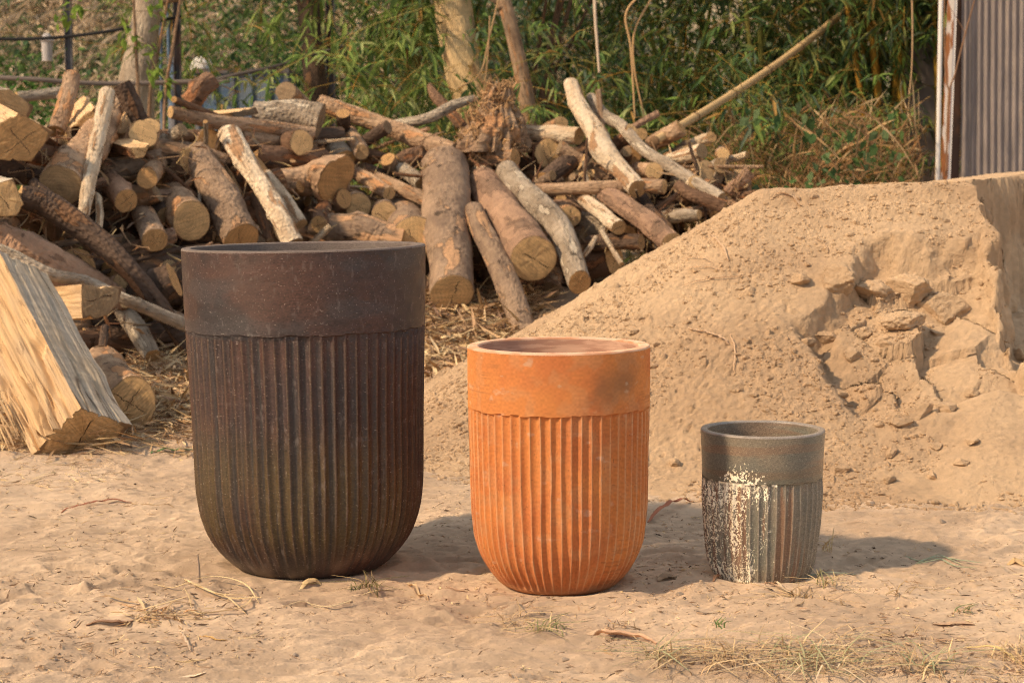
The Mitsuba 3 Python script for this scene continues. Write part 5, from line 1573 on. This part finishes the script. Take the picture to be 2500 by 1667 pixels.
blade('long red brown blade lying on the sand left of the tallest pot', [(150, 1252), (215, 1236), (270, 1227), (322, 1228)], .016, RED, 'fallen_blade', 'leaf blade', arch=.012)
blade('thin grey straw trailing from the red brown blade', [(320, 1229), (370, 1233), (425, 1236)], .004, TAN)
blade('green blade lying in the shade beside the tallest pot', [(368, 1106), (400, 1103), (440, 1104), (476, 1098)], .024, (.10, .17, .07), 'fallen_blade', 'leaf blade', arch=.012)
blade('red blade leaning on the sand right of the orange pot', [(1582, 1276), (1630, 1254), (1692, 1222)], .020, (.36, .14, .08), 'fallen_blade', 'leaf blade', arch=.03)
blade('curled pale dry leaf at the front foot of the tallest pot', [(730, 1432), (750, 1424), (770, 1422), (785, 1428)], .024, (.62, .46, .25), 'dry_leaf', 'leaf', arch=.014, curl=-.7)
blade('broad pinkish dry sheath lying in front of the orange pot', [(1436, 1552), (1480, 1554), (1540, 1562), (1602, 1572)], .022, (.60, .38, .24), 'dry_leaf', 'leaf', arch=.008, curl=.8)
blade('brown strip lying along the foot of the smallest pot', [(1752, 1412), (1800, 1416), (1850, 1424), (1892, 1430)], .014, (.42, .26, .16), 'dry_leaf', 'leaf', arch=.006)
blade('orange flake at the left foot of the smallest pot', [(1742, 1420), (1758, 1412), (1772, 1406)], .016, (.48, .26, .14), 'dry_leaf', 'leaf', arch=.008, curl=.6)
blade('dark brown leaf with raised tip near the straw bundle', [(210, 1527), (280, 1526), (325, 1516)], .02, (.33, .20, .13), 'dry_leaf', 'leaf', arch=.006, curl=.5)
blade('long yellow blade at the right edge of the sand', [(2360, 1582), (2410, 1588), (2450, 1602), (2488, 1620)], .012, (.66, .50, .22), 'fallen_blade', 'leaf blade', arch=.012)
blade('pale flat chip at the bottom edge left of the middle', [(436, 1655), (465, 1650), (502, 1642)], .022, (.68, .55, .40), 'wood_chip', 'chip', curl=.1)
blade('orange wood sliver between straw bundle and bottom edge', [(488, 1553), (520, 1558), (555, 1563)], .006, (.58, .36, .14), 'wood_chip', 'chip')
blade('pale slim stick standing slantwise below the straw bundle', [(440, 1542), (452, 1568), (465, 1590)], .006, (.62, .47, .33), 'straw', arch=.01)
blade('short yellow straw at the bottom middle', [(428, 1614), (480, 1612), (540, 1613)], .004, STRAW)
blade('flat brown blade pressed into the sand at the right', [(2278, 1524), (2320, 1526), (2380, 1528)], .022, (.50, .34, .22), 'dry_leaf', 'leaf')
blade('dry crumpled leaf at the far right edge beside the shadow', [(2458, 1378), (2480, 1374), (2504, 1382)], .03, (.55, .38, .20), 'dry_leaf', 'leaf', arch=.015, curl=-.5)
blade('dry twisted leaf right of the tallest pot', [(995, 1424), (1015, 1440), (1046, 1462)], .012, (.58, .42, .25), 'dry_leaf', 'leaf', arch=.008, curl=.7)
blade('grey brown stick between the two larger pots in front', [(1068, 1437), (1100, 1446), (1142, 1456)], .008, (.40, .26, .17), 'twig', 'twig')
blade('brown dry leaf in the shadow of the orange pot', [(1608, 1420), (1625, 1412), (1652, 1410)], .03, (.33, .24, .16), 'dry_leaf', 'leaf', arch=.006, curl=.35)
blade('grey blade lying in the shadow right of the smallest pot', [(1930, 1424), (1980, 1410), (2040, 1404), (2090, 1402)], .014, (.28, .30, .22), 'fallen_blade', 'leaf blade', arch=.006)
blade('long pale straw in front of the smallest pot', [(1885, 1428), (1910, 1443), (1955, 1452)], .008, (.62, .48, .32), arch=.008)
for i, (a, c, lab) in enumerate([((1730, 580), (1778, 645), 'long straw high on the sand heap, left one'), ((1890, 492), (1958, 512), 'pale curved leaf just below the crest of the sand heap'), ((1665, 640), (1738, 648), 'straw lying level near the left edge of the heap'),
                                 ((1680, 815), (1782, 848), 'long tan leaf in the middle of the rough sand'), ((1782, 830), (1790, 918), 'upright straw crossing the tan leaf'), ((1665, 664), (1765, 672), 'greenish straw on the upper rough sand'),
                                 ((1984, 590), (2022, 618), 'fine straw above the hollow'), ((1665, 705), (1820, 686), 'long brown root lying on the sand')]):
    blade(lab, [a, ((a[0] + c[0]) / 2 + 8, (a[1] + c[1]) / 2 - 3), c], (.010, .016, .007, .016, .006, .006, .004, .007)[i], (.62, .42, .26) if i != 7 else (.38, .22, .13), top=heap_top, lift=.014)
k = thing('twig', 'thin grey twig standing upright in the sand before the tallest pot', 'twig')
b = gp(487, 1420)
v, f = tube([b, b + [0, 0, .04], b + [-.006, .01, .078]], [.0032, .003, .0024], 7, 8)
put(k, (v, f), 'dry', smooth=True, color=np.tile([.26, .20, .16], (len(v), 1)))


def tuft(label, u, v, n, h, cols, seed, spread=.06, flat=.5, name='grass_tuft', cat='grass tuft', wide=(.002, .0045)):
    g = np.random.default_rng(seed)
    c = gp(u, v)
    parts, col = [], []
    for i in range(n):
        a = g.uniform(0, 6.28)
        b = c + [g.normal(0, spread * .35), g.normal(0, spread * .3), 0]
        b[2] = float(ground_z(b[0], b[1])) - .004
        L = h * g.uniform(.5, 1.4)
        lean = g.uniform(.15, 1.0) if g.random() > flat else g.uniform(1.2, 3)
        o = np.array([math.cos(a), math.sin(a), 0]) * lean
        e1, e2 = b + (o * .4 + [0, 0, .7]) * L * .5, b + (o + [0, 0, .75 / max(1, lean)]) * L
        e2[2] = max(e2[2], float(ground_z(e2[0], e2[1])) + .004)
        e1[2] = min(max(e1[2], b[2] + .006), b[2] + .06)
        r = ribbon([b, e1, e2], g.uniform(*wide), .3, 9, .001, .0006)
        parts.append(r)
        col.append(np.repeat([np.array(cols[g.integers(len(cols))]) * g.uniform(.75, 1.2)], len(r[0]), 0))
    put(thing(name, label, cat), join(parts), 'dry', smooth=True, color=np.vstack(col))


G2 = [(.22, .23, .10), (.32, .29, .14), (.44, .34, .18)]
tuft('sparse dark grass sprig standing right of the tallest pot foot', 908, 1444, 22, .055, [(.16, .14, .06), (.24, .19, .09), (.38, .28, .15)], 1, .05, .3)
tuft('tiny dark grass sprig at the front of the tallest pot', 862, 1440, 9, .03, [(.12, .13, .05)], 2, .03, .2)
tuft('green grass tuft with dry stems in the middle foreground', 1340, 1540, 26, .05, G2 + [STRAW], 3, .07, .55)
tuft('dry bent grass bunch left of the green tuft', 1252, 1530, 18, .055, [TAN, STRAW], 4, .06, .8)
tuft('blue green grass tuft with pale straw, right of the dry sheath', 1612, 1602, 44, .07, [(.32, .33, .19), (.44, .38, .22), STRAW, STRAW, TAN], 5, .08, .6)
tuft('big matted clump of dry grass at the bottom right of middle', 1790, 1618, 80, .075, [TAN, STRAW, (.42, .30, .18)], 6, .16, .8)
tuft('pale dry grass clump with some green along the bottom edge', 1985, 1622, 110, .08, [STRAW, TAN, (.66, .54, .36), (.38, .36, .2)], 7, .2, .85)
tuft('dry grass clump at the bottom near the right corner', 2262, 1632, 50, .07, [STRAW, TAN, (.34, .36, .2)], 8, .12, .75)
tuft('dry rooty clump in front of the smallest pot', 1950, 1466, 36, .055, [(.34, .25, .16), TAN, STRAW], 9, .07, .7)
tuft('dry curly grass sprig right of the smallest pot foot', 2020, 1432, 20, .06, [(.44, .34, .18), (.30, .28, .14), STRAW], 10, .06, .4)
tuft('tiny green seedling in the sand right of middle', 1757, 1528, 10, .025, [(.15, .22, .07)], 11, .03, .3)
tuft('small green sprig right in the foreground sand', 2355, 1498, 12, .03, [(.17, .20, .08), TAN], 12, .05, .6)
tuft('thin dry sprig standing far right of the smallest pot', 2200, 1448, 10, .05, [(.40, .28, .15)], 13, .04, .2)
tuft('dry yellow sprig beside the right flank of the smallest pot', 2020, 1345, 8, .075, [(.52, .40, .22)], 14, .03, .2)
tuft('grass clump cut by the right bottom corner', 2478, 1612, 34, .05, [STRAW, TAN], 15, .08, .7)
k = thing('straw_bundle', 'loose bundle of pale straw and chips left of the tallest pot foot', 'straw')
g = np.random.default_rng(44)
parts, col = [], []
for pts, w in [([(442, 1410), (490, 1440), (560, 1468), (638, 1475)], .009), ([(376, 1430), (420, 1442), (470, 1436), (530, 1460), (600, 1470)], .006), ([(480, 1428), (540, 1424), (600, 1440), (632, 1474)], .005),
               ([(350, 1508), (430, 1508), (520, 1500), (600, 1498)], .008), ([(255, 1462), (300, 1472), (338, 1478)], .009), ([(405, 1508), (425, 1484), (475, 1482)], .006), ([(335, 1472), (345, 1482), (355, 1496)], .008),
               ([(545, 1462), (570, 1480), (600, 1502)], .005), ([(330, 1500), (390, 1492), (460, 1472)], .007), ([(450, 1450), (462, 1470), (468, 1500)], .004), ([(586, 1496), (606, 1482), (618, 1462)], .006)]:
    r = ribbon([gp(u, v) + [0, 0, g.uniform(.0, .018)] for u, v in pts], w, .4)
    parts.append(r)
    col.append(np.repeat([np.array([STRAW, (.70, .56, .32), TAN][g.integers(3)]) * g.uniform(.85, 1.1)], len(r[0]), 0))
for i in range(90):
    u, v = g.normal(385, 45), g.normal(1506, 12)
    r = ribbon([gp(u, v), gp(u + g.normal(0, 22), v + g.normal(0, 6))], g.uniform(.002, .006), .3, 6, g.uniform(.003, .012))
    parts.append(r)
    col.append(np.repeat([np.array([TAN, (.50, .28, .13), STRAW][g.integers(3)]) * g.uniform(.6, 1.1)], len(r[0]), 0))
put(k, join(parts), 'dry', smooth=True, color=np.vstack(col))
k = thing('straw_bundle', 'bent green grey straws lying at the end of the smallest pot shadow', 'straw')
parts = [ribbon([gp(u, v) + [0, 0, g.uniform(.0, .012)] for u, v in pts], w, .4) for pts, w in [([(2235, 1380), (2285, 1362), (2340, 1372), (2398, 1382)], .006), ([(2240, 1376), (2290, 1366), (2330, 1385), (2384, 1398)], .005), ([(2210, 1360), (2245, 1372), (2290, 1364)], .004), ([(2290, 1362), (2345, 1384)], .004), ([(2238, 1382), (2300, 1370)], .004)]]
v, f = join(parts)
put(k, (v, f), 'dry', smooth=True, color=np.tile([.33, .37, .24], (len(v), 1)))
k = thing('straw_bundle', 'trail of pale dry stems right of the tallest pot, in front', 'straw')
parts = [ribbon([gp(u, v) + [0, 0, g.uniform(.0, .01)] for u, v in pts], w, .4) for pts, w in [([(690, 1484), (740, 1478), (770, 1486), (800, 1488)], .004), ([(800, 1486), (850, 1474), (910, 1452)], .007), ([(752, 1478), (800, 1490), (860, 1478)], .005), ([(880, 1462), (925, 1452), (958, 1440)], .005)]]
v, f = join(parts)
put(k, (v, f), 'dry', smooth=True, color=np.tile([.56, .45, .28], (len(v), 1)))


def scatter(name, label, cat, n, area, ln, wd, cols, seed, top=ground_z, thr=.0, lift=(.001, .006), tilt=.15):
    """Small flat bits: area = (u range, v range) in the photograph's ground."""
    g = np.random.default_rng(seed)
    u, v = g.uniform(*area[0], n), g.uniform(*area[1], n)
    k = (CV - v) / F
    ray = FWD[None] + np.stack([(u - CU) / F, k * 0, k * 0], 1) + UPV[None] * k[:, None]
    d = EYE / -ray[:, 2]
    for i0 in range(0, n, 2000):                             # march along the rays to the ground
        ds = np.arange(3.6, 15, .03)
        rr = ray[i0:i0 + 2000]
        hit = EYE + rr[:, 2:3] * ds < ground_base(rr[:, :1] * ds, ds[None] + 0 * rr[:, :1])
        d[i0:i0 + 2000] = ds[np.argmax(hit, 1)]
    q = np.array([0, 0, EYE]) + ray * d[:, None]
    on = meshkit.fbm(q * [2.2, 2.2, 0], 3, seed) > thr + .1 * g.random(n)
    for c, r in ((PX['dark'], .29), (PX['orange'], .2), (PX['small'], .165)):
        on &= np.hypot(q[:, 0] - c[0], q[:, 1] - c[1]) > r
    q = q[on]
    m = len(q)
    q[:, 2] = top(q[:, 0], q[:, 1]) + g.uniform(*lift, m)
    a = g.uniform(0, 6.28, m)
    L = np.exp(g.uniform(math.log(ln[0]), math.log(ln[1]), m))
    vv, f = leaves(q, np.stack([np.cos(a), np.sin(a), g.normal(0, tilt, m)], 1), L, g.uniform(*wd, m), .25, .0, rng=g)
    hi = top(vv[:, 0], vv[:, 1]) + .0012
    vv[:, 2] = np.maximum(vv[:, 2], hi)
    col = np.array(cols)[g.integers(0, len(cols), m)] * g.uniform(.7, 1.2, (m, 1))
    put(name, (vv, f), 'dry', color=np.repeat(np.clip(col, 0, 1), 7, 0))
    labels[name] = {'label': label, 'category': cat, 'kind': 'stuff'}


BITS = [(.22, .14, .09), (.34, .22, .14), (.13, .09, .065), STRAW, (.45, .30, .18)]
scatter('litter', 'small dry bits of leaf, bark and twig strewn over the sand', 'litter', 7000, ((-30, 2530), (1120, 1680)), (.006, .04), (.002, .007), BITS, 71, thr=.45)
scatter('straw_bits', 'thin pale straws scattered over the sand in the foreground', 'straw', 480, ((-30, 2530), (1150, 1680)), (.03, .09), (.0015, .0035), [STRAW, TAN, (.40, .26, .16)], 72, thr=.40, lift=(.002, .008))
scatter('grass_litter', 'matted dry grass and leaf litter along the bottom right foreground', 'dry grass', 3000, ((1480, 2520), (1525, 1690)), (.012, .07), (.0015, .006), [TAN, STRAW, (.36, .25, .16), (.24, .16, .11), (.17, .11, .08), (.44, .27, .17)], 73, thr=.42, lift=(.001, .012), tilt=.3)
scatter('straw_mat', 'thin mat of straw and bark strips along the foot of the firewood heap', 'straw', 9500, ((-40, 1150), (735, 1120)), (.05, .28), (.005, .016), [STRAW, (.52, .38, .22), (.40, .26, .15), (.30, .20, .13), (.58, .38, .2)], 74, thr=.34, lift=(.002, .05), tilt=.25)
scatter('bark_mat', 'deep litter of straw, bark strips and leaves on the ground right of the tallest pot', 'straw', 5200, ((990, 1320), (725, 985)), (.08, .30), (.008, .024), [STRAW, (.56, .42, .25), (.40, .26, .15), (.24, .15, .10), (.60, .40, .22), (.34, .22, .13)], 76, thr=.22, lift=(.0, .09), tilt=.3)
scatter('bark_mat_left', 'deep litter of straw and bark strips left of the tallest pot', 'straw', 1500, ((330, 470), (830, 1060)), (.06, .22), (.006, .018), [STRAW, (.56, .42, .25), (.40, .26, .15), (.24, .15, .10), (.60, .40, .22)], 77, thr=.26, lift=(.0, .06), tilt=.3)
scatter('straw_edge', 'straw thinning out over the sand left of the tallest pot', 'straw', 520, ((-40, 470), (1080, 1200)), (.03, .12), (.002, .006), [STRAW, (.56, .42, .24), (.40, .26, .15)], 75, thr=.38, lift=(.002, .012))
parts = []
g = np.random.default_rng(81)
for u, v, s in [(425, 1400, .010), (135, 1612, .009), (240, 1122, .014), (1660, 1452, .010), (1530, 1455, .008), (2300, 1275, .014), (405, 1095, .011), (720, 1600, .008), (1255, 1617, .010), (1380, 1612, .010), (1325, 1500, .012), (2130, 1232, .012), (2160, 1240, .012)]:
    c = gp(u, v)
    put(thing('pebble', 'pebble lying on the sand, %s' % {425: 'grey, near the upright twig', 135: 'pale, in the left bottom corner', 240: 'dark, before the big timber', 1660: 'pale, left of the smallest pot', 1530: 'grey, between the two right pots', 2300: 'brown, far right by the heap', 405: 'reddish, beside the green blade', 720: 'dark, at the bottom left of middle', 1255: 'round and pale, at the bottom middle', 1380: 'flat and pale, at the bottom middle', 1325: 'white and flaky, in front of the orange pot', 2130: 'brown, left of two at the toe of the heap', 2160: 'brown, right of two at the toe of the heap'}[u], 'pebble'),
        clod(c + [0, 0, s * .25], s, int(u)), 'pebble_stone', smooth=35)


def ground_keep(x, y, g):
    near = np.min([np.hypot(x - c[0], y - c[1]) for c in PX.values()], axis=0)
    return (meshkit.fbm(np.stack([x * 2, y * 2, x * 0], -1), 3, 9) + .25 * g.random(len(x)) > .62) & (near > .24)


put('sand_crumbs', crumb_field(2600, (-1.6, 1.8), (4.0, 6.3), ground_z, ground_keep, lambda g, n: .0016 + .003 * g.random(n) ** 2 + .006 * g.random(n) ** 14, 6), 'sand_ground', smooth=35)
labels['sand_crumbs'] = {'label': 'small crumbs of caked sand lying on the trodden ground', 'category': 'sand', 'kind': 'stuff'}


# look-alikes that still share a label are told apart by their order from left to right
same = {}
for key, said in labels.items():
    if key in PLACE:
        same.setdefault(said['label'], []).append(key)
for lab, keys in same.items():
    keys.sort(key=lambda q: PLACE[q])
    words = {2: ['left one', 'right one'], 3: ['left one', 'middle one', 'right one']}.get(len(keys), ['%s from left' % w for w in ('first', 'second', 'third', 'fourth', 'fifth', 'sixth')])
    for key, w in zip(keys, words) if len(keys) > 1 else ():
        labels[key]['label'] = lab + ', ' + w
